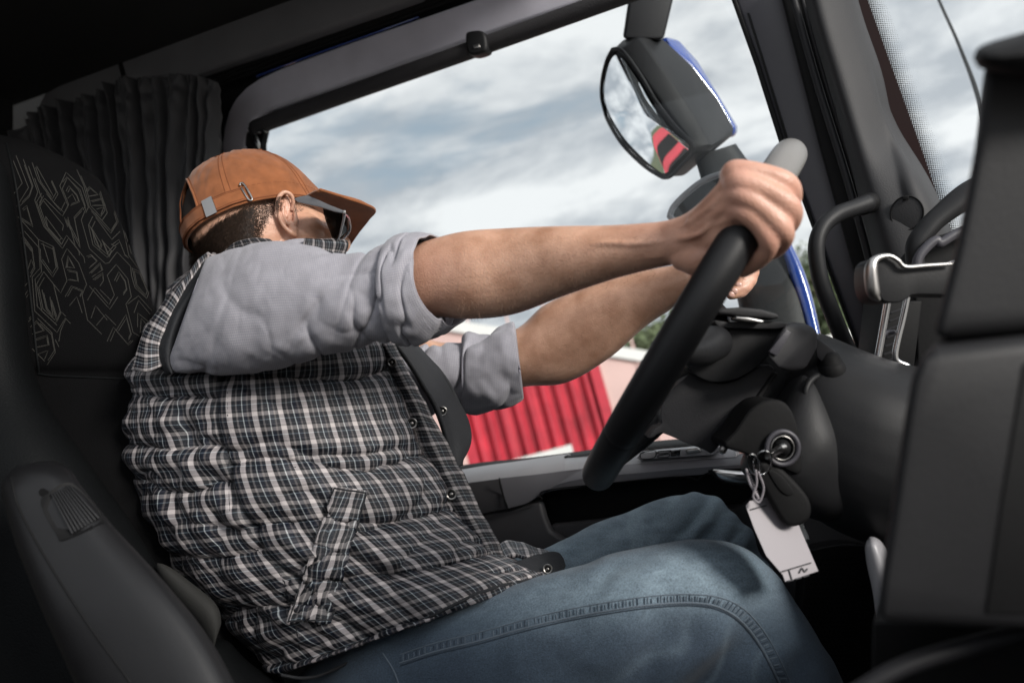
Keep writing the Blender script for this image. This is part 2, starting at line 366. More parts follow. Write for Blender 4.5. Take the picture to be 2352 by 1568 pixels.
def prism(pts, vec, bevel=.003, seg=3):
    """closed outline of world points swept by vec, edges bevelled"""
    bm = bmesh.new(); a = [bm.verts.new(p) for p in pts]; b = [bm.verts.new(Vector(p)+vec) for p in pts]; n = len(pts)
    try:
        bm.faces.new(a); bm.faces.new(b[::-1])
        for i in range(n): bm.faces.new((a[i], b[i], b[(i+1) % n], a[(i+1) % n]))
    except ValueError: pass
    bmesh.ops.recalc_face_normals(bm, faces=bm.faces)
    if bevel:
        ed = [e for e in bm.edges if len(e.link_faces) == 2 and e.calc_face_angle(0) > .6]
        bmesh.ops.bevel(bm, geom=ed, offset=bevel, segments=seg, profile=.5, affect='EDGES', clamp_overlap=True)
    bmesh.ops.triangulate(bm, faces=[f for f in bm.faces if len(f.verts) > 4])
    me = bpy.data.meshes.new('m'); bm.to_mesh(me); bm.free(); return me
# the door plane: a real vertical plane of the cab, r = to the rear, w = up, nn = to the interior (camera space)
rr_ = Vector((-.883, -.139, -.448)).normalized(); ww_ = Vector((-.128, .984, -.053)); ww_ = (ww_-ww_.dot(rr_)*rr_).normalized()
nn_ = ww_.cross(rr_); nn_ = nn_ if nn_.z > 0 else -nn_
DK = nn_.dot(Vector(((1200-CX)/F*1.55, -(1070-CY)/F*1.55, -1.55)))
NN, RR, WW = WD(nn_), WD(rr_), WD(ww_)
def dpt(u, v, off=0.0):
    q = Vector(((u-CX)/F, -(v-CY)/F, -1)); return (DK+off)/nn_.dot(q)
def D(u, v, off=0.0): return P(u, v, dpt(u, v, off))
def dplate(name, pts, off, th, m, parent, bevel=.004, smooth=0, **k):
    """panel lying on the door plane"""
    if smooth: pts = smooth_outline(pts, smooth)
    return mk(name, prism([D(u, v, off) for u, v in pts], -NN*th, bevel), parent, m, **k)
def cplate(pts, d, th, bevel=.003, smooth=0, slope=None):
    """panel at a camera distance; slope(u,v)->depth makes it a tilted plane"""
    if smooth: pts = smooth_outline(pts, smooth)
    return prism([P(u, v, slope(u, v) if slope else d) for u, v in pts], WD((0, 0, -th)), bevel)
def plane3(a, b, c):
    """depth function of the plane through three (u,v,d)"""
    Q = [Vector(((u-CX)/F*d, -(v-CY)/F*d, -d)) for u, v, d in (a, b, c)]
    n = (Q[1]-Q[0]).cross(Q[2]-Q[0]); k = n.dot(Q[0])
    return lambda u, v: k/n.dot(Vector(((u-CX)/F, -(v-CY)/F, -1)))
def sheet(rows, nu=40, nv=40, disp=None):
    """rows of (u,v,d) -> smooth surface with UV in metres"""
    R = [crom(r, nu) for r in rows]; R = np.array(R); G = np.array([crom(R[:, i], nv) for i in range(nu)])
    pts = [[P(*G[i][j]) for j in range(nv)] for i in range(nu)]
    if disp:
        q = [[None]*nv for _ in range(nu)]
        for i in range(nu):
            for j in range(nv):
                a = pts[min(i+1, nu-1)][j]-pts[max(i-1, 0)][j]; b = pts[i][min(j+1, nv-1)]-pts[i][max(j-1, 0)]
                n = a.cross(b); n = n.normalized() if n.length > 1e-12 else Vector((0, 0, 1))
                if n.dot(CAM-pts[i][j]) < 0: n = -n
                q[i][j] = pts[i][j]+n*disp(i/(nu-1), j/(nv-1), pts[i][j])
        pts = q
    V = [p for r in pts for p in r]; Fc = []; UV = []
    lu = sum((pts[i+1][nv//2]-pts[i][nv//2]).length for i in range(nu-1)); lv = sum((pts[nu//2][j+1]-pts[nu//2][j]).length for j in range(nv-1))
    for i in range(nu-1):
        for j in range(nv-1):
            Fc.append((i*nv+j, (i+1)*nv+j, (i+1)*nv+j+1, i*nv+j+1))
            U = lambda a, b: (a/(nu-1)*lu, b/(nv-1)*lv)
            UV.append([U(i, j), U(i+1, j), U(i+1, j+1), U(i, j+1)])
    return V, Fc, UV
def remesh(mb, vox, sm=4, fac=.5):
    me = mesh(mb.v, mb.f); o = bpy.data.objects.new('tmp', me); C.objects.link(o)
    r = o.modifiers.new('r', 'REMESH'); r.mode = 'VOXEL'; r.voxel_size = vox
    if sm: s = o.modifiers.new('s', 'SMOOTH'); s.iterations = sm; s.factor = fac
    dg = bpy.context.evaluated_depsgraph_get(); out = bpy.data.meshes.new_from_object(o.evaluated_get(dg))
    bpy.data.objects.remove(o); out.materials.clear(); return out
def hull(pts, bevel=.01, sub=1):
    bm = bmesh.new()
    for p in pts: bm.verts.new(p)
    r = bmesh.ops.convex_hull(bm, input=bm.verts)
    bmesh.ops.delete(bm, geom=[v for v in bm.verts if not v.link_faces], context='VERTS')
    bmesh.ops.dissolve_limit(bm, angle_limit=.12, verts=bm.verts, edges=bm.edges)
    if bevel: bmesh.ops.bevel(bm, geom=[e for e in bm.edges if e.calc_face_angle(0) > .35], offset=bevel, segments=3, profile=.5, affect='EDGES', clamp_overlap=True)
    me = bpy.data.meshes.new('m'); bm.to_mesh(me); bm.free(); return me
def bvh_of(me, base=Vector((0, 0, 0))):
    return BVHTree.FromPolygons([v.co+base for v in me.vertices], [tuple(p.vertices) for p in me.polygons])
def hit(bv, u, v, off=0.0, dflt=1.0):
    """the point of a surface that lies in this direction, lifted by off along its normal"""
    dr = (P(u, v, 1)-CAM).normalized(); h = bv.ray_cast(CAM, dr)
    if h[0] is None:
        return P(u, v, dflt)
    n = h[1] if h[1].dot(dr) < 0 else -h[1]
    return h[0]+n*off
def seam(mb, bv, pts, r=.0007, off=.0003, mi=0, n=None, dflt=1.0, nr=6):
    q = crom(pts, n or len(pts)*6); last = None; run = []
    for u, v in q:
        run.append(hit(bv, u, v, off, dflt))
    V, Fc = tube(run, r, nr, len(run)); mb.add(V, Fc, mi)
def nz(x, y=0, z=0): return noise.noise(Vector((x, y, z)))
# ================================================================ OUTSIDE
def wpt(u, v, d): return P(u, v, d)
def gx(u, v, z):   # ray meets height z
    dr = (P(u, v, 1)-CAM); t = (z-CAM.z)/dr.z; return CAM+dr*t
bm = bmesh.new(); bmesh.ops.create_grid(bm, x_segments=60, y_segments=60, size=1500)
for v in bm.verts: v.co.z = -0.02*0+0
me = bpy.data.meshes.new('m'); bm.to_mesh(me); bm.free(); mk('ground', me, None, CONC, kind='structure')
def boxat(mb, c, ax, ay, az, mi=0):
    V = [c+ax*i+ay*j+az*k for k in (-1, 1) for j in (-1, 1) for i in (-1, 1)]
    mb.add(V, [(0, 2, 3, 1), (4, 5, 7, 6), (0, 1, 5, 4), (1, 3, 7, 5), (3, 2, 6, 7), (2, 0, 4, 6)], mi)
Z = Vector((0, 0, 1))
# red corrugated container: a box with a corrugated face towards us
c0 = P(1068, 945, 9.0); c1_ = P(1372, 900, 9.0); c0.z = c1_.z = 0
dx = (c1_-c0); wid = dx.length; dx.normalize(); dy = Vector((-dx.y, dx.x, 0))
if dy.dot(c0-CAM) < 0: dy = -dy
topz = P(1215, 800, 9.0).z
cont = thing('shipping_container', 'red corrugated steel container standing outside the driver window', 'container', (c0+dx*wid/2))
V = []; nseg = 13*8
for i in range(nseg+1):
    t = i/nseg; w = (t*9.0) % 1; k = min(1, max(0, (abs(w-.5)*2-.35)*5))*.06
    V += [c0+dx*(t*wid)+dy*k+Z*.12, c0+dx*(t*wid)+dy*k+Z*(topz-.12)]
Fc = [(2*i, 2*i+2, 2*i+3, 2*i+1) for i in range(nseg)]
mk('corrugated_panel', mesh(V, Fc), cont, RED, smooth=False)
for a in (-.04, wid+.04): mb = MB(); boxat(mb, c0+dx*a+dy*.03+Z*topz/2, dx*.06, dy*.07, Z*topz/2); mb.build('corner_post', cont, RED, smooth=False)
for z in (.07, topz-.06): mb = MB(); boxat(mb, c0+dx*wid/2+dy*.03+Z*z, dx*(wid/2-.03), dy*.055, Z*.07); mb.build('frame_rail', cont, RED, smooth=False)
mb = MB(); boxat(mb, c0+dx*wid/2+dy*3.1+Z*(topz/2), dx*(wid/2+.08), dy*3.0, Z*(topz/2-.02)); mb.build('container_body', cont, RED, smooth=False)
# paper notice on the container
s0 = P(1248, 1052, 8.9); nb = thing('notice_board', 'white notice board with grey print standing in front of the red container', 'sign', Vector((s0.x, s0.y, 0)))
mb = MB(); boxat(mb, s0-Z*.19-dy*.05, dx*.34, dy*.015, Z*.26); mb.build('board', nb, WHITEP, smooth=False)
mb = MB()
for k, (a, b, w) in enumerate(((-.1, .09, .05), (.06, .10, .04), (.18, .05, .05), (-.16, -.02, .06), (.0, -.03, .07), (.14, -.06, .05))):
    mb = MB(); boxat(mb, s0-dy*.068-Z*(.2-b)+dx*a, dx*w, dy*.002, Z*.012); mb.build('print', nb, INK, smooth=False)
mb = MB(); boxat(mb, Vector((s0.x, s0.y, .0))+Z*(s0.z-.36)/2, dx*.03, dy*.02, Z*((s0.z-.36)/2)); mb.build('post', nb, SATIN, smooth=False)
# pale wall / hall behind
def hall(name, label, u0, u1, vtop, d0, d1, depth=14):
    a = P(u0, vtop[0], d0); b = P(u1, vtop[1], d1); h = a.z
    t = thing(name, label, 'building', Vector(((a.x+b.x)/2, (a.y+b.y)/2, 0)))
    e = Vector((b.x-a.x, b.y-a.y, 0)); n = Vector((-e.y, e.x, 0)).normalized(); n = n if n.dot(a-CAM) > 0 else -n
    A = Vector((a.x, a.y, 0)); B = A+e; h2 = b.z
    V = [A, B, B+n*depth, A+n*depth, A+Z*h, B+Z*h2, B+n*depth+Z*h2, A+n*depth+Z*h]
    mk('wall', mesh(V, [(0, 1, 5, 4), (1, 2, 6, 5), (2, 3, 7, 6), (3, 0, 4, 7), (4, 5, 6, 7)]), t, PINKW, smooth=False)
    mb = MB(); en = e.normalized(); o = -n*.12-en*.2
    V = [A+Z*(h-.02)+o, B+Z*(h2-.02)-n*.12+en*.2, B+Z*(h2-.02)+n*depth, A+Z*(h-.02)+n*depth]; V += [p+Z*.34 for p in V]
    mb.add(V, [(0, 3, 2, 1), (4, 5, 6, 7), (0, 1, 5, 4), (1, 2, 6, 5), (2, 3, 7, 6), (3, 0, 4, 7)]); mb.build('roof_edge', t, WHITEP, smooth=False)
    for k in range(1, 9):
        mb = MB(); q = A+e*k/9; boxat(mb, q-n*.02+Z*(h/2), en*.03, n*.03, Z*(h/2-.1)); mb.build('panel_joint', t, PINKW, smooth=False)
    return t
hall('warehouse', 'long pale pink warehouse wall with white roof edge behind the red container', 700, 1560, (700, 850), 22, 22)
hall('storage_hall', 'pale pink hall seen past the grab handle by the windscreen pillar', 1740, 2600, (850, 560), 26, 30)
# hill
V = []; Fc = []; n = 40
for i in range(n+1):
    for j in range(14):
        a = -1.35+2.7*i/n; r = 90+j*26
        x, y = math.sin(a)*r, math.cos(a)*r
        h = 17*math.exp(-((j-6)/3.6)**2)*(1+.35*nz(a*3.1, 2.2))+2.5*nz(a*14, j*.5)
        if j == 0: h = -.3
        V.append((x, y, h))
for i in range(n):
    for j in range(13): Fc.append((i*14+j, (i+1)*14+j, (i+1)*14+j+1, i*14+j+1))
mk('hills', mesh(V, Fc), None, GRASS, kind='structure')
def tree(name, label, u, v, d, h, group):
    b = gx(u, v, 0) if False else P(u, v, d); b = Vector((b.x, b.y, 0)); t = thing(name, label, 'tree', b, group)
    mb = MB(); 
    V, F_ = tube([b, b+Z*h*.4, b+Z*h*.75+Vector((.2, .1, 0))], [.22, .15, .05], 8); mb.add(V, F_)
    for k in range(6):
        a = k*1.1; q = b+Z*h*(.35+.07*k); V, F_ = tube([q, q+Vector((math.cos(a), math.sin(a), .7))*h*.2], [.08, .02], 6); mb.add(V, F_)
    mb.build('trunk', t, BARK)
    mb = MB()
    R = random.Random(int(u))
    for k in range(5200):
        cl = R.randrange(14); a = cl*2.4; c = b+Z*h*(.5+.035*cl)+Vector((math.cos(a), math.sin(a), 0))*h*.16
        p = c+Vector((R.gauss(0, 1), R.gauss(0, 1), R.gauss(0, .8)))*h*.085
        x = Vector((R.uniform(-1, 1), R.uniform(-1, 1), R.uniform(-1, 1))).normalized()*.2; y = x.orthogonal().normalized()*.15
        mb.add([p-x, p-y, p+x, p+y], [(0, 1, 2, 3)])
    mb.build('crown', t, LEAF, smooth=False)
tree('tree', 'green tree on the skyline seen between the red container and the steering wheel', 1500, 760, 40, 7.4, None)
tree('tree', 'green tree on the skyline seen left of the grab handle', 1872, 640, 44, 9.5, None)
Rm = WD(Vector((-.826, -.167, -.533))); bl0 = PMc = P(1480, 262, 1.62)+Vector((Rm.x, Rm.y, 0)).normalized()*15; bl0.z = 0
lx = Vector((Rm.x, Rm.y, 0)).normalized(); ly = Vector((-lx.y, lx.x, 0))
lor = thing('red_lorry', 'red lorry parked behind, seen only in the side mirror', 'lorry', bl0)
mb = MB(); boxat(mb, bl0+Z*2.3+lx*.9, lx*.9, ly*1.2, Z*1.3); mb.build('cab_body', lor, RED, smooth=False)
mb = MB(); boxat(mb, bl0+Z*2.2+lx*5.2, lx*3.2, ly*1.25, Z*1.6); mb.build('cargo_box', lor, RED, smooth=False)
mb = MB(); boxat(mb, bl0+Z*2.7-lx*.01, lx*.03, ly*1.05, Z*.42); mb.build('windscreen', lor, RUBBER, smooth=False)
mb = MB(); boxat(mb, bl0+Z*1.2-lx*.02, lx*.04, ly*.9, Z*.55); mb.build('grille', lor, RUBBER, smooth=False)
mb = MB(); boxat(mb, bl0+Z*.55-lx*.05, lx*.12, ly*1.2, Z*.16); mb.build('bumper', lor, SATIN, smooth=False)
for sy in (-1, 1):
    mb = MB(); boxat(mb, bl0+Z*.95-lx*.03+ly*sy*1.03, lx*.03, ly*.13, Z*.1); mb.build('headlight', lor, WHITEP, smooth=False)
    for xx in (1.0, 6.2):
        V, Fq = tube([bl0+lx*xx+Z*.5+ly*sy*.95, bl0+lx*xx+Z*.5+ly*sy*1.22], .5, 24, 6); mk('wheel', mesh(V, Fq), lor, RUBBER)
# ================================================================ TRUCK CAB SHELL
cab = thing('truck_cab', 'dark interior shell of a lorry cab with roof, pillar and windscreen around the driver', 'truck cab', D(1500, 1500, .5))
# roof lining
def slab(name, a, b, ext, th, m, parent, seg=1, **k):
    V = [a, b, b+ext, a+ext]; up = (b-a).cross(ext).normalized(); up = up if up.dot(WW) > 0 else -up
    V += [p+up*th for p in V]
    return mk(name, mesh(V, [(0, 3, 2, 1), (4, 5, 6, 7), (0, 1, 5, 4), (1, 2, 6, 5), (2, 3, 7, 6), (3, 0, 4, 7)]), parent, m, smooth=False, **k)
slab('roof_lining', D(-700, 512, .04), D(1450, -280, .04), NN*1.25+WW*.05, .04, FELT, cab)
slab('rear_wall', D(30, 2600, .06), D(30, -300, .06), NN*2.0, .04, FELT, cab)
slab('floor', D(-300, 2300, 0), D(2400, 2300, 0), NN*2.0, .04, FELT, cab)
dplate('side_lining', [(-500, 2000), (-500, -700), (1750, -700), (1500, -255), (1200, -150), (960, -15), (450, 172), (505, 300), (540, 700), (540, 2000)], -.06, .03, FELT, cab, bevel=0)
q_ = NN*2.0
slab('passenger_side_blocker', D(-300, 2300, 0)+q_, D(2400, 2300, 0)+q_, WW*1.35, .04, FELT, cab)  # unseen wall behind the camera, added to block low frontal light
slab('front_bulkhead', D(2500, 2300, 0), D(2500, 950, 0), NN*2.0, .04, FELT, cab)
# upper trim above the door
dplate('header_trim', [(-200, 560), (60, 330), (78, 262), (100, 215), (160, 180), (268, 140), (650, 0), (900, -92), (1200, -205), (1200, -140), (950, -5), (450, 172), (285, 183), (150, 260), (140, 420), (-200, 800)], .05, .06, HEADM, cab, bevel=.008)
dplate('trim_joint', [(268, 138), (276, 136), (290, 186), (282, 190)], .054, .01, RUBBER, cab, bevel=.001)
mb = MB()
for k in range(5):
    o = k*9
    V, Fq = tube([D(438-o*.2+k*6, 178+o, .030-.006*k), D(700, 88+o-4, .030-.006*k), D(960, -8+o, .030-.006*k), D(1300, -135+o, .030-.006*k)], .0055-.0005*k, 10, 30); mb.add(V, Fq)
mb.build('door_seal', cab, RUBBER)
dplate('door_aperture', [(150, 250), (285, 180), (450, 165), (960, -20), (1400, -180), (1400, -60), (1050, 30), (640, 165), (560, 215), (520, 290), (505, 420), (520, 700), (560, 1100), (300, 1100), (150, 600)], -.03, .05, RUBBER, cab, bevel=.01)
# A pillar bands
dplate('pillar_seal', [(1780, -60), (1835, -60), (1905, 180), (1990, 470), (2060, 850), (2030, 900), (1960, 620), (1880, 330)], .012, .03, RUBBER, cab, bevel=.006)
mb = MB()
for k, (a, r) in enumerate(((1812, .006), (1832, .004), (1848, .005))):
    V, Fq = tube([D(a, -40, .03), D(a+62, 180, .035), D(a+145, 450, .04), D(a+238, 800, .05)], r, 10, 40); mb.add(V, Fq)
mb.build('seal_lip', cab, PLASTIC_SOFT)
# pillar inner trim: broad moulded panel standing proud, turned towards the windscreen
dp = plane3((1850, 0, 1.24), (1990, 600, 1.20), (2150, 440, 1.30))
rows = [[(1840, -60, 1.245), (1868, 60, 1.24), (1905, 190, 1.235), (1945, 330, 1.225), (1975, 450, 1.215), (2010, 600, 1.205), (2075, 850, 1.18)],
        [(1862, -60, 1.215), (1892, 60, 1.21), (1932, 190, 1.205), (1975, 330, 1.195), (2010, 450, 1.18), (2046, 600, 1.165), (2110, 850, 1.14)],
        [(1910, -60, 1.225), (1942, 60, 1.22), (1985, 190, 1.215), (2025, 330, 1.205), (2055, 425, 1.175), (2100, 600, 1.15), (2170, 850, 1.13)],
        [(1938, -60, 1.245), (1972, 60, 1.24), (2018, 190, 1.235), (2066, 330, 1.225), (2110, 455, 1.17), (2165, 600, 1.15), (2240, 850, 1.13)],
        [(1950, -60, 1.275), (1984, 60, 1.27), (2034, 190, 1.265), (2085, 330, 1.255), (2142, 475, 1.22), (2200, 600, 1.18), (2290, 850, 1.16)]]
V, Fq, UV = sheet(rows, 60, 90, lambda a, b, p: .010*max(0, 1-((a-.62)/.22)**2)*(1/(1+math.exp(-(b-.60)*55)))*1.0 - .012*math.exp(-((a-.45)/.12)**2)*(1/(1+math.exp(-(b-.66)*40))))
mb = MB().add(V, Fq, 0, UV); pil = mb.build('pillar_trim', cab, PLASTIC_GREY, solid=.006, sharp=0)
pil.data.materials[0] = mat('pillar_vinyl', (.026, .026, .028), .6, spec=.3, bump=.5, bscale=520, bdist=.0008)
pbv = BVHTree.FromPolygons([Vector(v) for v in V], Fq)
ctr = hit(pbv, 2083, 490, .001, 1.15); e1 = (hit(pbv, 2083, 455, .001, 1.15)-ctr).normalized(); e2 = (hit(pbv, 2112, 492, .001, 1.15)-ctr).normalized()
nrm = (CAM-ctr).normalized(); e1 = (e1-nrm*e1.dot(nrm)).normalized(); e2 = (e2-nrm*e2.dot(nrm)); e2 = (e2-e1*e2.dot(e1)).normalized()
cov = mk('round_cover', prism([ctr+e1*math.cos(a)*.0235+e2*math.sin(a)*.0205+nrm*.008 for a in np.linspace(0, 2*math.pi, 40, endpoint=False)], -nrm*.01, .001), cab, MATS['pillar_vinyl'])
V, Fq = tube([ctr+e1*math.cos(a)*.0243+e2*math.sin(a)*.0213+nrm*.008 for a in np.linspace(0, 2*math.pi, 40, endpoint=False)], .0012, 8, 60, closed=True)
mk('cover_ring', mesh(V, Fq), cov, RUBBER)
BASE[cov.name] = BASE[cab.name]
mk('cover_notch', prism([ctr+e1*.0245-e2*.005+nrm*.009, ctr+e1*.0245+e2*.003+nrm*.009, ctr+e1*.019+e2*.003+nrm*.009, ctr+e1*.019-e2*.005+nrm*.009], nrm*.003, .0008), cov, RUBBER)
# windscreen edge: dark red line, dotted frit, glass
frit = mk('windscreen_frit', cplate([(1900, -80), (1964, -80), (2036, 120), (2116, 340), (2191, 560), (2120, 560), (2040, 340), (1960, 120)], 0, .003, .0005, slope=plane3((1950, -50, 1.31), (2160, 560, 1.24), (2400, 200, 1.40))), cab, REDDK, smooth=False)
wsl = plane3((1950, -50, 1.315), (2160, 560, 1.245), (2400, 200, 1.405))
mb = MB()
for k in range(150):
    v = -70+k*4.3
    for j in range(11):
        uu = 1958+(v+80)*.362+(j+.5*(k % 2))*4.3
        q = P(uu, v, wsl(uu, v)-.002); s = .0022*(1-j/13)
        a = WD((1, 0, 0))*s; b = WD((0, 1, 0))*s; mb.add([q-a, q-b, q+a, q+b], [(0, 1, 2, 3)])
mb.build('frit_dots', cab, RUBBER, smooth=False)
mk('windscreen', cplate([(1890, -200), (2500, -200), (2500, 900), (2200, 900)], 0, .005, 0, slope=wsl), cab, GLASS, smooth=False)
# grab handle on the pillar
g = thing('grab_handle', 'black curved grab handle fixed to the windscreen pillar', 'handle', P(1990, 820, 1.16))
V, Fq = tube([P(1990, 468, 1.17), P(1962, 478, 1.16), P(1920, 494, 1.145), P(1888, 524, 1.135), P(1875, 570, 1.13), P(1884, 640, 1.13), P(1912, 720, 1.13), P(1950, 810, 1.14), P(1985, 880, 1.15)], [.0135, .0125, .012, .0115, .0115, .0115, .0115, .012, .012], 20, 80)
mk('bar', mesh(V, Fq), g, PLASTIC); 
V, Fq = tube([P(1997, 466, 1.18), P(1978, 473, 1.17)], [.0155, .0145], 20, 8); mk('mounting_collar', mesh(V, Fq), g, RUBBER)
# ================================================================ DRIVER DOOR
door = thing('driver_door', 'dark grey lorry door with an open-view side window, beside the driver', 'door', D(1300, 1700))
# window frame ring (inner frame, lit grey)
dplate('window_frame_top', [(512, 700), (507, 560), (506, 420), (508, 340), (514, 290), (524, 255), (540, 226), (562, 202), (592, 181), (630, 163), (680, 143), (825, 90), (1200, -40), (1500, -145), (1500, -50), (1176, 58), (640, 243), (612, 253), (592, 264), (578, 279), (569, 298), (564, 322), (562, 350), (562, 700)], -.01, .03, FRAMEM, door, bevel=.008)
dplate('window_channel', [(556, 700), (556, 345), (562, 290), (590, 262), (1176, 66), (1500, -42), (1500, -20), (1176, 92), (640, 285), (607, 297), (600, 330), (602, 400), (600, 700)], -.03, .02, RUBBER, door, bevel=.004)
V, Fq = tube([D(590, 176, -.008), D(640, 156, -.008), D(740, 119, -.008), D(850, 80, -.008), D(960, 40, -.008)], .0016, 8, 40); mk('blue_edge', mesh(V, Fq), door, BLUE)
mk('quarter_fitting', prism([D(u, v, -.012) for u, v in ((563, 305), (580, 296), (592, 330), (590, 345), (572, 346), (563, 335))], -NN*.01, .002), door, SATIN)
V, Fq = tube([D(572, 296, -.006), D(582, 320, -.006), D(594, 348, -.006)], .003, 8); mk('fitting_clip', mesh(V, Fq), door, GLOSSBLK)
dplate('window_frame_front', [(1662, -80), (1682, -10), (1740, 150), (1800, 340), (1850, 470), (1905, 620), (1990, 850), (2060, 850), (1985, 600), (1910, 360), (1850, 150), (1800, -80)], -.02, .03, PLASTIC_MID, door, bevel=.008)
dplate('front_channel', [(1655, -80), (1676, -10), (1733, 150), (1793, 340), (1845, 470), (1900, 620), (1985, 850), (1994, 850), (1908, 620), (1856, 470), (1806, 340), (1746, 150), (1688, -10), (1668, -80)], -.012, .02, RUBBER, door, bevel=.003)
dplate('frame_groove', [(1716, 30), (1721, 30), (1812, 325), (1806, 325)], -.0165, .004, RUBBER, door, bevel=.0005)
mk('door_window', prism([D(u, v, -.045) for u, v in ((560, 1150), (560, 240), (1500, -110), (1700, -110), (2010, 900), (2000, 1100))], -NN*.004, 0), door, GLASS, smooth=False)
# sill + panels (each band nearer to the cab interior than the one above)
def dband(name, top, bot, o1, o2, m, parent, th=.05, **k):
    n = 40; T = crom(top, n); B = crom(bot, n); V = []; 
    for t, b in zip(T, B): V += [D(t[0], t[1], o1), D(t[0]*.5+b[0]*.5, t[1]*.5+b[1]*.5, o1*.35+o2*.65+.006), D(b[0], b[1], o2), D(b[0], b[1], o2)-NN*th, D(t[0], t[1], o1)-NN*th]
    Fc = []
    for i in range(n-1):
        for j in range(5): Fc.append((i*5+j, i*5+(j+1) % 5, (i+1)*5+(j+1) % 5, (i+1)*5+j))
    Fc.append(tuple(range(5))); Fc.append(tuple((n-1)*5+j for j in range(5))[::-1])
    bmm = bmesh.new(); me = mesh(V, Fc); bmm.from_mesh(me); bmesh.ops.recalc_face_normals(bmm, faces=bmm.faces); bmm.to_mesh(me); bmm.free()
    return mk(name, me, parent, m, sharp=50, **k)
dband('window_sill', [(900, 1100), (1060, 1072), (1180, 1060), (1300, 1045), (1450, 1024), (1560, 1014), (1690, 1006), (2100, 970)], [(900, 1150), (1060, 1104), (1180, 1072), (1300, 1052), (1450, 1034), (1560, 1024), (1690, 1018), (2100, 985)], .005, .045, RUBBER, door)
dband('sill_top', [(900, 1112), (1060, 1080), (1180, 1063), (1290, 1047), (1296, 1052), (1420, 1040), (1560, 1028), (1690, 1020)], [(900, 1150), (1060, 1112), (1160, 1098), (1290, 1082), (1296, 1081), (1420, 1068), (1560, 1058), (1690, 1049)], .045, .105, PLASTIC_GREY, door, th=.03)
dband('door_panel_upper', [(1148, 1098), (1290, 1083), (1420, 1069), (1560, 1059), (1700, 1050), (2000, 1030)], [(1166, 1168), (1210, 1155), (1260, 1128), (1420, 1108), (1600, 1090), (2000, 1070)], .106, .118, PANELUP, door, th=.05)
dband('door_panel_leather', [(900, 1152), (1060, 1112), (1100, 1106), (1147, 1099)], [(900, 1220), (1060, 1190), (1130, 1174), (1165, 1168)], .106, .116, DOORP, door, th=.05)
mb = MB()
for pts in ([(1147, 1098), (1150, 1120), (1168, 1170)], [(1060, 1195), (1165, 1169), (1235, 1150), (1245, 1145), (1240, 1137), (1262, 1124), (1420, 1107), (1560, 1094), (1600, 1102)], [(1600, 1103), (1630, 1085), (1700, 1080)]):
    V, Fq = tube([D(u, v, .121) for u, v in pts], .0012, 6, 30); mb.add(V, Fq)
mb.build('panel_gap', door, RUBBER)
dplate('door_panel_lower', [(850, 1215), (1060, 1186), (1165, 1170), (1240, 1152), (1250, 1190), (1262, 1220), (1310, 1250), (1500, 1250), (1700, 1160), (1800, 1090), (2300, 1040), (2300, 2300), (850, 2300)], .112, .02, DOORP, door, bevel=.006)
dplate('door_core', [(500, 1150), (900, 1140), (1300, 1090), (1700, 1050), (2300, 1000), (2300, 2300), (500, 2300)], -.01, .03, PLASTIC, door, bevel=0)
dplate('storage_pocket', [(1230, 1130), (1600, 1085), (1720, 1060), (1760, 1180), (1500, 1260), (1300, 1260), (1240, 1200)], .06, .02, RUBBER, door, bevel=0)
dplate('pocket_lip', [(1262, 1205), (1420, 1188), (1560, 1176), (1700, 1160), (1700, 1260), (1320, 1262), (1280, 1245)], .09, .02, DOORP, door, bevel=.006)
# switches
sw = dplate('switch_panel', [(1462, 1052), (1470, 1040), (1600, 1028), (1650, 1026), (1640, 1044), (1470, 1056)], .108, .03, PLASTIC_GREY, door, bevel=.001)
mb = MB()
for pts in ([(1470, 1041), (1482, 1037), (1506, 1035), (1502, 1051), (1474, 1053), (1470, 1041)], [(1512, 1036), (1540, 1034), (1534, 1039), (1512, 1041), (1512, 1036)], [(1511, 1046), (1536, 1042), (1534, 1049), (1512, 1050), (1511, 1046)]):
    V, Fq = tube([D(u, v, .1085) for u, v in pts], .0008, 6, 40); mb.add(V, Fq)
mb.build('switch_gap', sw, RUBBER)
mk('switch', prism([D(u, v, .110) for u, v in ((1541, 1034), (1562, 1032), (1561, 1046), (1540, 1048))], -NN*.01, .001), sw, GLOSSBLK)
mk('switch', prism([D(u, v, .112) for u, v in ((1574, 1030), (1604, 1027), (1612, 1038), (1576, 1043))], -NN*.01, .003), sw, SATIN)
# inner door handle
dh = dplate('handle_recess', [(1622, 1074), (1700, 1068), (1800, 1066), (1800, 1122), (1690, 1120), (1650, 1104)], .119, .02, RUBBER, door, bevel=.003, smooth=3)
hd_ = dpt(1690, 1095, .135)
V, Fq, UV = loft([(1634, 1077, 1638, 1084, hd_+.01, .006), (1648, 1077, 1656, 1102, hd_+.006, .012), (1680, 1080, 1690, 1111, hd_, .014), (1720, 1081, 1730, 1112, hd_-.004, .014), (1770, 1076, 1780, 1110, hd_-.012, .014)], 32, 50, expo=.8, taper=(5, 5))
mk('door_handle', mesh(V, Fq), dh, mat('brushed_handle', (.78, .76, .75), .3, 1.0, var=.02), sharp=60)
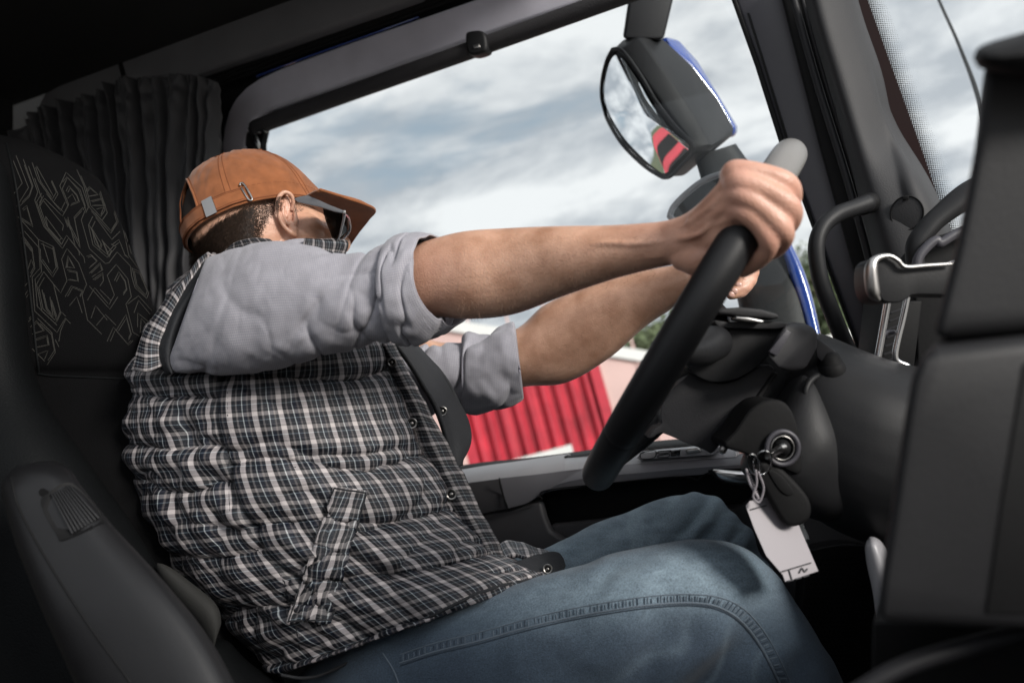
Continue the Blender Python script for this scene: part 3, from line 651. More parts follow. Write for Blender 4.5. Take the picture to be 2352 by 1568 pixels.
# roller blind
bl = thing('roller_blind', 'ribbed dark roller blind rolled up along the top of the side window', 'blind', D(1090, 130))
V, Fq = tube([D(588, 292, 0), D(700, 251, 0), D(900, 180, 0), D(1176, 82, 0), D(1480, -28, 0)], .017, 24, 300)
V = [v+(v-Vector((0, 0, 0))).normalized()*0 for v in V]
mk('blind_roll', mesh(V, Fq), bl, mat('blind_fabric', (.026, .025, .028), .8, bump=.9, bscale=30, bdist=.002, stretch=(14, 1, 14)))
mk('blind_clip', prism([D(u, v, .024) for u, v in smooth_outline([(1068, 78), (1082, 70), (1104, 70), (1114, 84), (1116, 112), (1104, 122), (1080, 126), (1070, 112)], 4)], -NN*.03, .006), bl, PLASTIC)
mk('clip_button', prism([D(u, v, .026) for u, v in ((1086, 104), (1100, 101), (1102, 109), (1088, 112))], -NN*.006, .001), bl, SATIN)
mk('end_bracket', prism([D(u, v, .01) for u, v in ((578, 292), (600, 286), (606, 300), (584, 304))], -NN*.02, .003), bl, GLOSSBLK)
# ================================================================ CURTAIN
cu = thing('curtain', 'black gathered curtain hanging behind the driver seat', 'curtain', D(450, 175, .05))
def curt(top, bot, nf, amp, d0, seed, name, hem):
    rows = []
    K = 9
    for k in range(K):
        t = k/(K-1); tu, tv = crom(top, K)[k]; bu, bv_ = crom(bot, K)[k]
        rows.append([(tu+(bu-tu)*s, tv+(bv_-tv)*s, d0(tu+(bu-tu)*s)) for s in (0, .12, .35, .65, 1)])
    def dsp(b, a, p):
        w = nz(a*5+seed, b*1.4, seed)*.9
        ph = a*nf*2*math.pi+w*2.2
        gath = math.exp(-b*14)
        f = abs(math.sin(ph/2))**.7*2-1
        return amp*(.65*f+.5*math.sin(ph*1.7+2*seed+b*2))+gath*.008*math.sin(ph*2.6+seed)+.008*nz(a*9, b*4, seed+3)+.006*nz(a*22, b*14, seed+5)
    V, Fq, UV = sheet(rows, 110, 280, dsp)
    return MB().add(V, Fq, 0, UV).build(name, cu, CURT, solid=.002, sharp=0)
curt([(20, 330), (95, 262), (130, 248), (190, 226), (268, 208), (300, 215)], [(120, 900), (170, 900), (240, 900), (320, 900), (390, 900), (430, 900)], 9, .024, lambda u: dpt(u, 400, .10), 1.3, 'curtain_panel', 0)
curt([(262, 205), (272, 184), (340, 182), (420, 174), (460, 178), (496, 187)], [(330, 900), (355, 900), (380, 900), (410, 900), (440, 900), (470, 900)], 6, .022, lambda u: dpt(u, 400, .13), 4.1, 'curtain_panel', 0)
# ================================================================ DRIVER SEAT
seat = thing('driver_seat', 'black high-backed driver seat with pale line pattern and armrest', 'seat', P(350, 1750, 1.1))
st = [(-160, 300, 0, 300, 1.27, .06), (-200, 335, 90, 335, 1.26, .10), (-220, 380, 180, 380, 1.255, .12), (-230, 430, 238, 430, 1.25, .125), (-240, 560, 292, 560, 1.25, .13), (-240, 700, 348, 700, 1.245, .13), (-240, 820, 372, 820, 1.24, .13), (-220, 860, 372, 860, 1.235, .115), (-210, 900, 380, 900, 1.235, .12), (-200, 1080, 420, 1080, 1.22, .13), (-150, 1300, 540, 1300, 1.2, .14), (-100, 1700, 700, 1700, 1.15, .15)]
V, Fq, UV = loft(st, 64, 130, expo=.75, taper=(10, 0)); mb = MB().add(V, Fq, 0, UV); bb = BVHTree.FromPolygons([Vector(v) for v in V], Fq)
z5 = lambda L_: [(.41016*a, 275.6+.41016*b) for a, b in L_]
PAT = [[(75, 230), (125, 355), (80, 412)], [(90, 200), (160, 380), (95, 485)], [(130, 220), (185, 370), (165, 430), (115, 480)], [(180, 240), (215, 340), (300, 460), (325, 415), (290, 340)], [(205, 260), (300, 430), (320, 400)],
       [(160, 260), (212, 405), (195, 450), (245, 595), (350, 720), (385, 660), (470, 770), (475, 800)], [(235, 410), (205, 460), (255, 600), (345, 700), (355, 680)], [(250, 440), (350, 540), (380, 480), (335, 370), (370, 295), (460, 380), (495, 490), (480, 520)],
       [(260, 415), (340, 510), (365, 460)], [(245, 425), (220, 465)], [(255, 540), (350, 670)], [(255, 545), (270, 610), (345, 695)], [(245, 455), (355, 590), (350, 620)],
       [(350, 350), (375, 320), (440, 395), (480, 500), (455, 560), (500, 720), (590, 805), (610, 800), (655, 740), (730, 820), (735, 870), (755, 940), (820, 1000), (835, 960)],
       [(370, 400), (385, 370), (430, 420), (445, 460), (395, 480)], [(380, 440), (405, 415), (425, 455)], [(465, 490), (415, 545), (450, 720), (360, 545), (380, 600)], [(380, 545), (420, 700)],
       [(480, 400), (500, 375), (550, 420), (495, 430)], [(505, 455), (570, 440), (590, 480), (515, 480)], [(540, 500), (580, 490), (565, 530)], [(430, 280), (470, 370), (500, 490), (570, 565), (600, 520), (560, 400)],
       [(520, 540), (495, 590), (520, 700), (600, 770), (650, 710), (630, 700)], [(510, 510), (620, 635), (660, 570), (640, 510)], [(535, 545), (625, 670), (685, 610)], [(500, 590), (515, 620), (560, 730), (570, 700), (515, 610)], [(570, 670), (610, 770), (625, 735), (570, 675)],
       [(625, 700), (665, 670), (700, 760), (720, 775)], [(690, 620), (720, 760), (770, 830)], [(700, 630), (735, 750)], [(485, 765), (510, 755), (545, 790), (500, 830)], [(500, 860), (560, 800), (575, 840), (515, 880)], [(520, 895), (575, 855), (580, 900), (560, 930)],
       [(100, 545), (185, 600), (150, 480), (125, 500)], [(105, 545), (215, 670), (225, 830), (180, 880), (195, 1070), (320, 1190), (365, 1110), (395, 1140)], [(115, 630), (180, 720), (195, 830), (170, 880)], [(120, 660), (180, 740)],
       [(215, 670), (300, 710), (325, 830), (295, 880), (225, 780)], [(240, 690), (275, 800)], [(295, 710), (315, 830)], [(245, 850), (340, 970), (375, 900), (345, 780), (375, 720), (440, 800), (485, 920), (460, 980), (490, 1120), (570, 1200)],
       [(245, 850), (205, 920), (235, 1070), (320, 1150)], [(235, 950), (260, 1060), (300, 1110), (280, 990)], [(280, 1000), (320, 1130), (340, 1080), (300, 920)], [(370, 830), (380, 760), (420, 830), (370, 825)], [(375, 840), (430, 850), (440, 905), (380, 895)],
       [(365, 990), (400, 930), (465, 955), (450, 990)], [(390, 1040), (430, 990), (460, 1080)], [(490, 1010), (530, 940), (610, 1035), (640, 980), (600, 870), (650, 810), (715, 890), (735, 990), (705, 1030), (745, 1190), (780, 1210)],
       [(640, 900), (665, 850), (700, 900), (710, 950), (690, 980)], [(500, 930), (615, 1060), (660, 990)], [(560, 950), (620, 1010)], [(510, 1110), (535, 1040), (600, 1120)], [(540, 1150), (590, 1090), (650, 1150)],
       [(735, 830), (780, 850), (830, 970), (820, 1000), (760, 930), (740, 830)], [(715, 1030), (775, 985), (850, 1070)], [(750, 1080), (775, 1010), (840, 1090)], [(770, 1160), (770, 1080), (830, 1130)], [(785, 1190), (790, 1110), (815, 1140)],
       [(650, 1180), (705, 1090), (735, 1200), (720, 1230)], [(600, 1240), (635, 1160), (720, 1260), (745, 1235)], [(170, 1160), (205, 1125), (250, 1180), (180, 1200)], [(190, 1230), (265, 1205), (275, 1260), (200, 1275)], [(215, 1310), (270, 1290), (250, 1340)], [(210, 1110), (290, 1190), (310, 1300), (265, 1370)],
       [(150, 860), (175, 780), (190, 820)], [(140, 930), (165, 900)], [(140, 980), (160, 950), (185, 1100), (160, 1130)], [(180, 1280), (250, 1350)], [(330, 1240), (340, 1180), (370, 1110)], [(310, 1230), (330, 1270)]]
pm = MB()
ECH = []
for L_ in PAT:
    if len(L_) < 4: continue
    mx_, my_ = sum(p[0] for p in L_)/len(L_), sum(p[1] for p in L_)/len(L_)
    for sc_ in (.80,) if len(L_) < 9 else (): ECH.append([(mx_+(a-mx_)*sc_+3, my_+(b-my_)*sc_+2) for a, b in L_])
for L_ in PAT+ECH:
    q = z5(L_); 
    run = []
    for (a, b) in zip(q[:-1], q[1:]):
        n = max(2, int(math.hypot(a[0]-b[0], a[1]-b[1])/7))
        for i in range(n): run.append((a[0]+(b[0]-a[0])*i/n, a[1]+(b[1]-a[1])*i/n))
    run.append(q[-1])
    pts = [hit(bb, u, v, .0003, 1.2) for u, v in run]
    Vt = []; Ft = []
    n = len(pts)
    for i, p in enumerate(pts):
        t = (pts[min(i+1, n-1)]-pts[max(i-1, 0)]).normalized(); vv = (CAM-p).normalized(); s = t.cross(vv).normalized()*.0005
        Vt += [p-s, p+vv*.0005, p+s]
    for i in range(n-1): Ft += [(3*i, 3*i+3, 3*i+4, 3*i+1), (3*i+1, 3*i+4, 3*i+5, 3*i+2)]
    mb.add(Vt, Ft, 1)
mb.build('backrest', seat, [SEATF, SEATLINE], sharp=60)
sm_ = MB(); seam(sm_, bb, [(15, 330), (35, 420), (55, 560), (72, 700), (88, 840), (100, 860), (200, 866), (360, 872)], .0018, 0, 0); sm_.build('piping', seat, SEATSIDE)
st = [(-180, 320, 14, 330, 1.22, .10), (-180, 420, 30, 430, 1.20, .13), (-180, 600, 52, 600, 1.18, .14), (-180, 860, 84, 870, 1.15, .15), (-180, 1080, 200, 1060, 1.10, .15), (-120, 1300, 330, 1250, 1.08, .15), (-60, 1700, 520, 1600, 1.02, .15)]
V, Fq, UV = loft(st, 40, 60, expo=.9, taper=(8, 0)); MB().add(V, Fq, 0, UV).build('side_bolster', seat, SEATSIDE, sharp=60)
st = [(372, 1286, 350, 1300, 1.01, .012), (440, 1338, 395, 1365, 1.0, .02), (494, 1384, 450, 1430, .99, .025), (508, 1425, 478, 1475, .985, .02), (498, 1462, 488, 1505, .98, .012)]
V, Fq, UV = loft(st, 32, 40, taper=(5, 5)); MB().add(V, Fq, 0, UV).build('cushion_side', seat, GREYMESH, sharp=60)
st = [(500, 1440, 300, 1500, 1.08, .1), (600, 1540, 380, 1700, 1.06, .12), (800, 1640, 600, 1900, 1.04, .12), (1200, 1680, 1100, 1900, 1.0, .12)]
V, Fq, UV = loft(st, 32, 40, taper=(5, 5)); MB().add(V, Fq, 0, UV).build('seat_cushion', seat, SEATSIDE, sharp=60)
# armrest
st = [(70, 1062, 62, 1066, .86, .01), (36, 1072, 118, 1058, .85, .026), (6, 1110, 158, 1076, .84, .036), (10, 1160, 190, 1120, .83, .04), (40, 1260, 262, 1210, .815, .043), (96, 1400, 392, 1352, .79, .045), (150, 1520, 490, 1480, .77, .045), (240, 1720, 585, 1660, .74, .045)]
V, Fq, UV = loft(st, 44, 90, expo=.72, taper=(4, 0)); arm = MB().add(V, Fq, 0, UV).build('armrest', seat, mat('armrest_plastic', (.009, .009, .010), .36, spec=.35, bump=.25, bscale=500, bdist=.0004), sharp=70)
ab = BVHTree.FromPolygons([Vector(v) for v in V], Fq)
sm_ = MB(); seam(sm_, ab, [(25, 1100), (45, 1170), (110, 1290), (200, 1430), (300, 1568)], .0012, 0); sm_.build('armrest_joint', arm, RUBBER)
mk('button_recess', prism([hit(ab, u, v, .0008, .8) for u, v in smooth_outline([(95, 1158), (112, 1132), (165, 1110), (236, 1190), (224, 1206), (146, 1240), (132, 1230)], 4)], (CAM-P(150, 1170, .8)).normalized()*.0008, 0), arm, RUBBER)
mb = MB(); q0 = [hit(ab, u, v, .002, .8) for u, v in ((118, 1134), (162, 1115), (228, 1190), (166, 1227))]
for k in range(9):
    t0, t1 = k/9, (k+.8)/9
    pts = [q0[0].lerp(q0[1], t0), q0[0].lerp(q0[1], t1), q0[3].lerp(q0[2], t1), q0[3].lerp(q0[2], t0)]
    mb.addmesh(prism(pts, (CAM-q0[0]).normalized()*.004, .0008))
mb.build('height_button', arm, PLASTIC)
pc = hit(ab, 100, 1131, .001, .8); mk('screw_hole', prism([pc+WD((math.cos(a)*.0042, math.sin(a)*.0042, 0)) for a in np.linspace(0, 6.283, 20, endpoint=False)], (CAM-pc).normalized()*.001, 0), arm, RUBBER)
# ================================================================ MIRRORS
QM = Vector(((1480-CX)/F*1.62, -(260-CY)/F*1.62, -1.62)); nm = Vector((-.85, -.38, .36)).normalized(); nmW = WD(nm)
def PM(u, v, off=0):
    q = Vector(((u-CX)/F, -(v-CY)/F, -1)); return P(u, v, (nm.dot(QM)+off)/nm.dot(q))
mir = thing('side_mirror', 'large door mirror in dark grey housing with blue rear cover outside the window', 'mirror', PM(1500, 400))
gl = [(1410, 129), (1400, 146), (1391, 180), (1388, 215), (1392, 240), (1404, 270), (1436, 320), (1480, 366), (1512, 392), (1524, 398), (1534, 394), (1555, 371), (1577, 349), (1582, 340), (1579, 330), (1544, 300), (1500, 246), (1468, 191), (1436, 143), (1420, 130)]
rim = [(1407, 114), (1394, 140), (1384, 180), (1382, 220), (1388, 250), (1398, 280), (1430, 332), (1476, 378), (1512, 402), (1528, 408), (1544, 402), (1566, 380), (1588, 357), (1593, 345), (1588, 328), (1552, 292), (1508, 235), (1475, 180), (1445, 136), (1424, 114)]
bc = [PM(u, v) for u, v in rim]; cen = sum(bc, Vector())/len(bc)
back = [PM(u, v)-nmW*.04 for u, v in [(1402, 104), (1384, 160), (1378, 230), (1428, 350), (1530, 415), (1600, 355), (1560, 280), (1485, 170), (1432, 96)]]
far_ = [P(u, v, 1.66) for u, v in [(1432, 90), (1525, 90), (1590, 150), (1650, 228), (1688, 296), (1682, 312), (1640, 330), (1600, 380), (1570, 405)]]
mk('mirror_housing', hull(back+far_+[p-nmW*.002 for p in bc], .012), mir, PLASTIC, sharp=35)
blu = [P(u, v, 1.665) for u, v in [(1522, 88), (1590, 146), (1650, 222), (1690, 292), (1682, 314)]]+[P(u, v, 1.70) for u, v in [(1530, 84), (1560, 92), (1600, 136), (1650, 212), (1694, 290), (1696, 302), (1686, 316)]]+[P(u, v, 1.78) for u, v in [(1500, 110), (1560, 160), (1620, 260), (1640, 320)]]
mk('rear_cover', hull(blu, .006), mir, BLUE, sharp=35)
V, Fq = tube([PM(u, v, .002) for u, v in rim], .0042, 12, 120, closed=True); mk('mirror_rim', mesh(V, Fq), mir, PLASTIC_SOFT)
# convex mirror glass: slightly domed
T = smooth_outline(gl, 5); cu_, cv_ = 1478, 262; V = []; Fc = []; K = 14; n = len(T)
for k in range(K+1):
    s = k/K
    for (u, v) in T: V.append(PM(cu_+(u-cu_)*s, cv_+(v-cv_)*s, .006+.007*(1-s*s)))
for k in range(K):
    for i in range(n): Fc.append((k*n+i, k*n+(i+1) % n, (k+1)*n+(i+1) % n, (k+1)*n+i))
mk('mirror_glass', mesh(V, Fc), mir, MIRROR, sharp=0)
# upper and lower arms
ua = [P(u, v, d) for u, v, d in ((1452, -60, 1.62), (1560, -60, 1.62), (1524, 92, 1.62), (1430, 90, 1.62), (1452, -60, 1.72), (1560, -60, 1.72), (1524, 92, 1.72), (1430, 90, 1.72))]
mk('upper_arm', hull(ua, .008), mir, PLASTIC_SOFT, sharp=35)
mb = MB(); V, Fq, UV = loft([(1595, 360, 1690, 330, 1.62, .03), (1612, 420, 1725, 380, 1.61, .03), (1640, 520, 1770, 450, 1.60, .035), (1680, 640, 1815, 560, 1.58, .04), (1700, 720, 1850, 660, 1.55, .05), (1720, 860, 1885, 800, 1.52, .06)], 36, 60, expo=.6)
mb.add(V, Fq); mb.build('lower_arm', mir, PLASTIC, sharp=50)
mb = MB(); V, Fq, UV = loft([(1745, 500, 1762, 480, 1.56, .02), (1790, 570, 1806, 540, 1.55, .02), (1815, 640, 1842, 610, 1.53, .02), (1840, 715, 1868, 690, 1.51, .02), (1868, 820, 1892, 800, 1.48, .02)], 24, 60, expo=.7)
mb.add(V, Fq); mb.build('blue_arm_cover', mir, BLUE, sharp=50)
wm = thing('wide_angle_mirror', 'small wide-angle mirror in a grey rim, half hidden behind the fist', 'mirror', P(1620, 450, 1.7))
sm = [(1538, 496), (1548, 474), (1575, 446), (1608, 420), (1640, 405), (1662, 404), (1690, 440), (1650, 520), (1580, 540)]
smd = plane3((1540, 490, 1.50), (1650, 400, 1.46), (1640, 530, 1.44))
smo = smooth_outline(sm, 5)
hp = [P(u, v, smd(u, v)) for u, v in sm]; hb = [P(u+(1660-u)*.25+30, v-12, smd(u, v)+.09) for u, v in sm]
mk('mirror_housing', hull(hp+hb, .008), wm, PLASTIC, sharp=35)
V, Fq = tube([P(u, v, smd(u, v)-.004) for u, v in sm], .006, 10, 100, closed=True); mk('mirror_rim', mesh(V, Fq), wm, PLASTIC_GREY)
g2 = [(1615+(u-1615)*.9, 470+(v-470)*.88) for u, v in smo]; mk('mirror_glass', prism([P(u, v, smd(u, v)-.004) for u, v in g2], WD((0, 0, -.003)), 0), wm, MIRROR)
bk = [P(u, v, d) for d in (1.5, 1.56) for u, v in ((1718, 382), (1732, 374), (1752, 376), (1756, 392), (1740, 402), (1722, 400))]
mk('rear_cover', hull(bk, .003), wm, BLUE)
# ================================================================ DASHBOARD
dash = thing('dashboard', 'black dashboard moulding with chrome air vent beyond the steering wheel', 'dashboard', P(2050, 1250, .95))
# column shroud + lower dash: one moulded mass
mb = MB()
def lo(st, **k):
    V, Fq, UV = loft(st, 40, 50, **k); mb.add(V, Fq)
lo([(1850, 755, 1700, 1040, 1.0, .09), (1905, 775, 1800, 1130, .99, .12), (2000, 815, 1880, 1190, .98, .14), (2100, 845, 1960, 1230, .98, .16), (2300, 870, 2150, 1300, .98, .18)], expo=.8, taper=(8, 0))
lo([(2100, 845, 2040, 1500, .98, .10), (2300, 860, 2250, 1500, .96, .12)], expo=.8)
dm = remesh(mb, .004, 10); mk('dash_shell', dm, dash, PLASTIC, sharp=0); dsb = bvh_of(dm, BASE[dash.name])
# instrument binnacle
bn = thing('instrument_binnacle', 'black curved instrument hood with grey inner rim at the far right of the dash', 'instrument panel', P(2150, 620, 1.0))
V, Fq = tube([P(2106, 640, 1.02), P(2102, 570, 1.02), P(2124, 532, 1.02), P(2164, 492, 1.02), P(2240, 440, 1.02), P(2330, 415, 1.02)], [.009, .010, .011, .012, .016, .018], 16, 60, flat=1.2)
mk('hood', mesh(V, Fq), bn, PLASTIC)
V, Fq = tube([P(2104, 640, 1.0), P(2108, 596, 1.0), P(2130, 566, 1.0), P(2150, 552, 1.0), P(2160, 558, 1.0), P(2200, 535, 1.0), P(2290, 500, 1.0)], .006, 12, 60); mk('hood_rim', mesh(V, Fq), bn, PLASTIC_MID)
mk('instrument_face', cplate([(2100, 640), (2104, 590), (2130, 560), (2200, 530), (2300, 500), (2300, 900), (2110, 880)], 1.03, .05), bn, RUBBER)
V, Fq = tube([P(2150, 640, .98), P(2168, 622, .98), P(2190, 612, .98)], .008, 12); mk('knob', mesh(V, Fq), bn, PLASTIC_GREY)
# air vent with chrome strips
vent = thing('air_vent', 'upright black air vent framed by two chrome strips', 'air vent', P(2050, 830, .96))
mk('vent_body', cplate([(2030, 690), (2120, 690), (2100, 850), (2012, 850)], 1.0, .06), vent, RUBBER)
V, Fq = tube([P(2044, 660, .955), P(2034, 720, .955), P(2022, 790, .955), P(2014, 832, .955)], .0042, 12, 30); mk('chrome_strip', mesh(V, Fq), vent, CHROME)
V, Fq = tube([P(2086, 670, .945), P(2074, 730, .945), P(2062, 780, .945), P(2056, 815, .945), P(2062, 830, .945), P(2084, 840, .945)], .0036, 12, 40); mk('chrome_strip', mesh(V, Fq), vent, CHROME)
mb = MB()
for k in range(7):
    v = 715+k*19; u = 2058-(v-700)*.17
    V, Fq = tube([P(u-9, v+4, .965), P(u+12, v-4, .965)], .0014, 6); mb.add(V, Fq)
mb.build('slat', vent, PLASTIC_SOFT)
V, Fq = tube([P(2032, 768, .955), P(2040, 763, .955), P(2052, 762, .955)], .003, 8); mk('vent_tab', mesh(V, Fq), vent, PLASTIC_MID)
# lever / cup holder with chrome edge
ch = thing('dash_handle', 'dark hooked dash handle with a bright chrome edge beside the console', 'handle', P(2080, 700, .80))
body = [(2012, 660), (2010, 616), (2018, 596), (2040, 588), (2062, 598), (2078, 612), (2170, 606), (2260, 600), (2260, 672), (2110, 676), (2088, 684), (2068, 694), (2030, 692)]
mk('handle_body', cplate(body, .80, .05, .006, smooth=3), ch, PLASTIC)
V, Fq = tube([P(2016, 686, .795), P(2008, 676, .795), P(2003, 655, .795), P(2001, 615, .795), P(2014, 594, .795), P(2042, 588, .795), P(2062, 598, .795), P(2080, 613, .795), P(2130, 610, .795), P(2185, 606, .795)], [.003, .006, .0068, .0062, .0036, .0022, .0022, .0022, .002, .0015], 14, 90)
mk('chrome_edge', mesh(V, Fq), ch, SATIN)
# foreground console, very near the lens
con = thing('centre_console', 'large dark console tower very close in the right foreground, out of focus', 'console', P(2300, 1700, .45))
CONM = mat('console_plastic', (.012, .012, .0135), .55, spec=.3, bump=.4, bscale=420, bdist=.0006)
RV = P(2190, 700, .56)-P(2190, 700, .46)
cpr = lambda L_, d, k, b: prism([P(u, v, d) for u, v in L_], RV*k, b)
mk('console_upper', cpr([(2264, 118), (2640, 60), (2640, 735), (2136, 786), (2160, 700), (2196, 560), (2222, 430), (2246, 300), (2257, 200)], .46, .9, .010), con, CONM, sharp=30)
mk('console_lower', cpr([(2152, 794), (2640, 742), (2640, 1470), (2008, 1440), (2020, 1330), (2044, 1180), (2076, 960), (2092, 870), (2112, 816)], .45, .9, .010), con, CONM, sharp=30)
mk('console_side', cpr([(2352, 830), (2640, 800), (2640, 1420), (2262, 1412), (2300, 1150)], .4485, .1, .002), con, RUBBER, sharp=30)
V, Fq = tube([P(1950, 1600, .5), P(2100, 1520, .5), P(2400, 1440, .5)], .006, 10, 20); mk('lower_edge', mesh(V, Fq), con, PLASTIC_SOFT)
mk('console_base', cpr([(2004, 1425), (2900, 1425), (2900, 2200), (1990, 2200)], .56, .5, .004), con, RUBBER, sharp=30)
st = [(2234, 124, 2238, 146, .46, .02), (2258, 104, 2258, 160, .46, .045), (2320, 84, 2330, 175, .46, .055), (2420, 60, 2430, 180, .46, .06), (2700, 20, 2700, 190, .46, .06)]
V, Fq, UV = loft(st, 32, 40, taper=(6, 0)); MB().add(V, Fq, 0, UV).build('console_cap', con, RUBBER)
# lower dash trims behind the key tag
V, Fq = tube([P(1922, 1180, .93), P(1950, 1192, .93), P(1985, 1200, .92), P(2010, 1180, .92)], .005, 10); mk('lower_trim_strip', mesh(V, Fq), dash, SATIN)
st = [(1985, 1240, 2010, 1225, .86, .02), (1990, 1290, 2040, 1270, .86, .03), (2010, 1400, 2080, 1380, .85, .03), (2020, 1600, 2100, 1600, .85, .03)]
V, Fq, UV = loft(st, 24, 30, taper=(5, 0)); MB().add(V, Fq, 0, UV).build('lever_stem', dash, PLASTIC_GREY)
mb = MB()
sp = thing('speaker_grille', 'black perforated speaker grille low beside the knee', 'speaker', P(1920, 1500, 1.15))
mk('grille_panel', cplate([(1850, 1290), (1870, 1262), (1960, 1250), (2010, 1290), (2030, 1568), (1850, 1568)], 1.16, .03, smooth=3), sp, PLASTIC)
for i in range(26):
    for j in range(16):
        u = 1858+j*10.5+(i % 2)*5; v = 1285+i*11; q = P(u, v, 1.158); s = .0020
        mb.add([q+WD((math.cos(a)*s, math.sin(a)*s, 0)) for a in np.linspace(0, 6.283, 6, endpoint=False)], [tuple(range(6))])
mb.build('perforation', sp, RUBBER, smooth=False)
# ================================================================ STEERING WHEEL
sw = thing('steering_wheel', 'black leather steering wheel with grey inlays, held at the top by both hands', 'steering wheel', P(1590, 735, .93))
R0 = .2096; ctrW = Vector(((1588-CX)/F*.93, -(735-CY)/F*.93, -.93)); E1 = Vector((.516, .857, 0)).normalized(); ray = ctrW.normalized()
sidev = Vector((.857, -.516, 0)); E2 = (ray+sidev*.008).normalized(); E1 = (E1-E2*E1.dot(E2)).normalized(); EN = E1.cross(E2).normalized()
if EN.x < 0: EN = -EN                     # towards the column
def RIM(a, dr=0.0, dn=0.0): return W(ctrW+E1*math.cos(a)*(R0+dr)-E2*math.sin(a)*(R0+dr)+EN*dn)
segs = [(math.radians(42), math.radians(140), LEATHER, 'rim_grip', .0186), (math.radians(-12), math.radians(40.6), WHEELGREY, 'rim_inlay', .0152), (math.radians(141.4), math.radians(212), LEATHER, 'rim_grip', .0184), (math.radians(213), math.radians(346), LEATHER, 'rim_grip', .0184)]
segs[0] = (math.radians(47), math.radians(128), LEATHER, 'rim_grip', .0186); segs[1] = (math.radians(-14), math.radians(46), WHEELGREY, 'rim_inlay', .0180); segs[2] = (math.radians(128.8), math.radians(212), LEATHER, 'rim_grip', .0184)
for a0, a1, m, nme, r in segs:
    V, Fq = tube([RIM(a) for a in np.linspace(a0, a1, 24)], r, 28, 60, flat=1.0); mk(nme, mesh(V, Fq), sw, m)
V, Fq = tube([RIM(a) for a in np.linspace(0, 2*math.pi, 60, endpoint=False)], .0165, 20, 120, closed=True); mk('rim_core', mesh(V, Fq), sw, RUBBER)
# hub and spokes
hub = MB()
hc = ctrW+EN*.03-E1*.02
def HW(a, b, c): return W(ctrW+E1*a+E2*b+EN*c)
V, Fq = ell(W(hc), WD(E1)*.045, WD(E2)*.05, WD(EN)*.022, 18); hub.add(V, Fq)
for a, w in ((math.radians(100), .03), (math.radians(-80), .03), (math.radians(180), .035)):
    V, Fq = tube([HW(math.cos(a)*.05, -math.sin(a)*.05, .035), HW(math.cos(a)*.13, -math.sin(a)*.13, .025), HW(math.cos(a)*.205, -math.sin(a)*.205, .004)], [.020, .015, .010], 18, 20); hub.add(V, Fq)
mk('hub', remesh(hub, .004, 8), sw, PLASTIC, sharp=0)
# ================================================================ STEERING COLUMN
col = thing('steering_column', 'black steering column shroud with stalk and ignition lock behind the wheel', 'steering column', P(1800, 900, .95))
cz = lambda L_: [(1286+.46868*a, 643+.46868*b) for a, b in L_]
mb = MB()
lo([(1650, 740, 1510, 980, 1.03, .02), (1700, 735, 1570, 1000, 1.02, .05), (1770, 745, 1650, 1015, 1.01, .07), (1820, 755, 1700, 1035, 1.0, .07), (1870, 775, 1760, 1060, 1.0, .07)], expo=.7, taper=(4, 0))
mk('column_core', remesh(mb, .004, 6), col, PLASTIC, sharp=0)
cm = cplate(cz([(745, 210), (800, 205), (1060, 208), (1120, 230), (1060, 330), (960, 430), (860, 488), (740, 500), (640, 450), (625, 400), (690, 290)]), .885, .10, .018, smooth=4)
mk('column_shroud', cm, col, PLASTIC, sharp=25)
mk('lower_shroud', cplate(cz([(500, 610), (640, 455), (760, 505), (870, 490), (975, 425), (1055, 440), (900, 660), (760, 838), (720, 835), (600, 790), (500, 748), (460, 770), (430, 772), (470, 720), (500, 700)]), .90, .10, .010, smooth=2), col, PLASTIC_SOFT, sharp=25)
mk('shroud_joint', cplate(cz([(1050, 448), (1075, 455), (915, 690), (815, 830), (790, 815), (900, 660)]), .897, .05, .004), col, RUBBER)
mk('shroud_top', cplate(cz([(760, 196), (830, 207), (960, 203), (1090, 205), (1140, 225), (1060, 240), (820, 236), (770, 222)]), .875, .05, .006, smooth=2), col, MATS['pillar_vinyl'])
V, Fq = tube([P(u, v, .8835) for u, v in cz([(790, 200), (825, 240), (828, 290), (822, 306)])], .0009, 6, 20); mk('shroud_gap', mesh(V, Fq), col, RUBBER)
mb = MB()
lo([(1838, 830, 1690, 1052, .93, .03), (1880, 870, 1715, 1095, .92, .06), (1930, 960, 1790, 1150, .92, .08), (1990, 1050, 1880, 1195, .93, .08), (2100, 1080, 2000, 1200, .94, .08)], expo=.75, taper=(6, 0))
V, Fq = tube([P(1905, 905, .86), P(1880, 930, .87)], .001, 6); lm = remesh(mb, .0035, 5); low = mk('ignition_housing', lm, col, PLASTIC, sharp=0); lbv = bvh_of(lm, BASE[col.name])
mk('ignition_face', cplate(cz([(800, 812), (860, 740), (930, 640), (1000, 592), (1085, 590), (1140, 640), (1175, 740), (1190, 860), (1180, 955), (1100, 930), (1000, 890), (900, 850)]), .845, .06, .008, smooth=3), col, RUBBER, sharp=25)
lbv = BVHTree.FromPolygons([P(1300, 800, .843), P(2100, 800, .843), P(2100, 1400, .843), P(1300, 1400, .843)], [(0, 1, 2, 3)])
# top pad (pale textured) and bright strip
rows = [[(1648, 716, .98), (1690, 706, .99), (1740, 708, .99), (1790, 720, .98)], [(1652, 728, .93), (1700, 730, .93), (1750, 736, .93), (1792, 730, .93)]]
mk('hub_pad', cplate([(1646, 716), (1660, 708), (1700, 705), (1750, 710), (1786, 720), (1792, 730), (1776, 734), (1740, 728), (1690, 724), (1655, 722)], .868, .05, .004), col, MATS['pillar_vinyl'])
mk('switch_pad', cplate([(1690, 726), (1720, 728), (1758, 736), (1750, 742), (1715, 740), (1688, 734)], .862, .02, .003), col, SATIN)
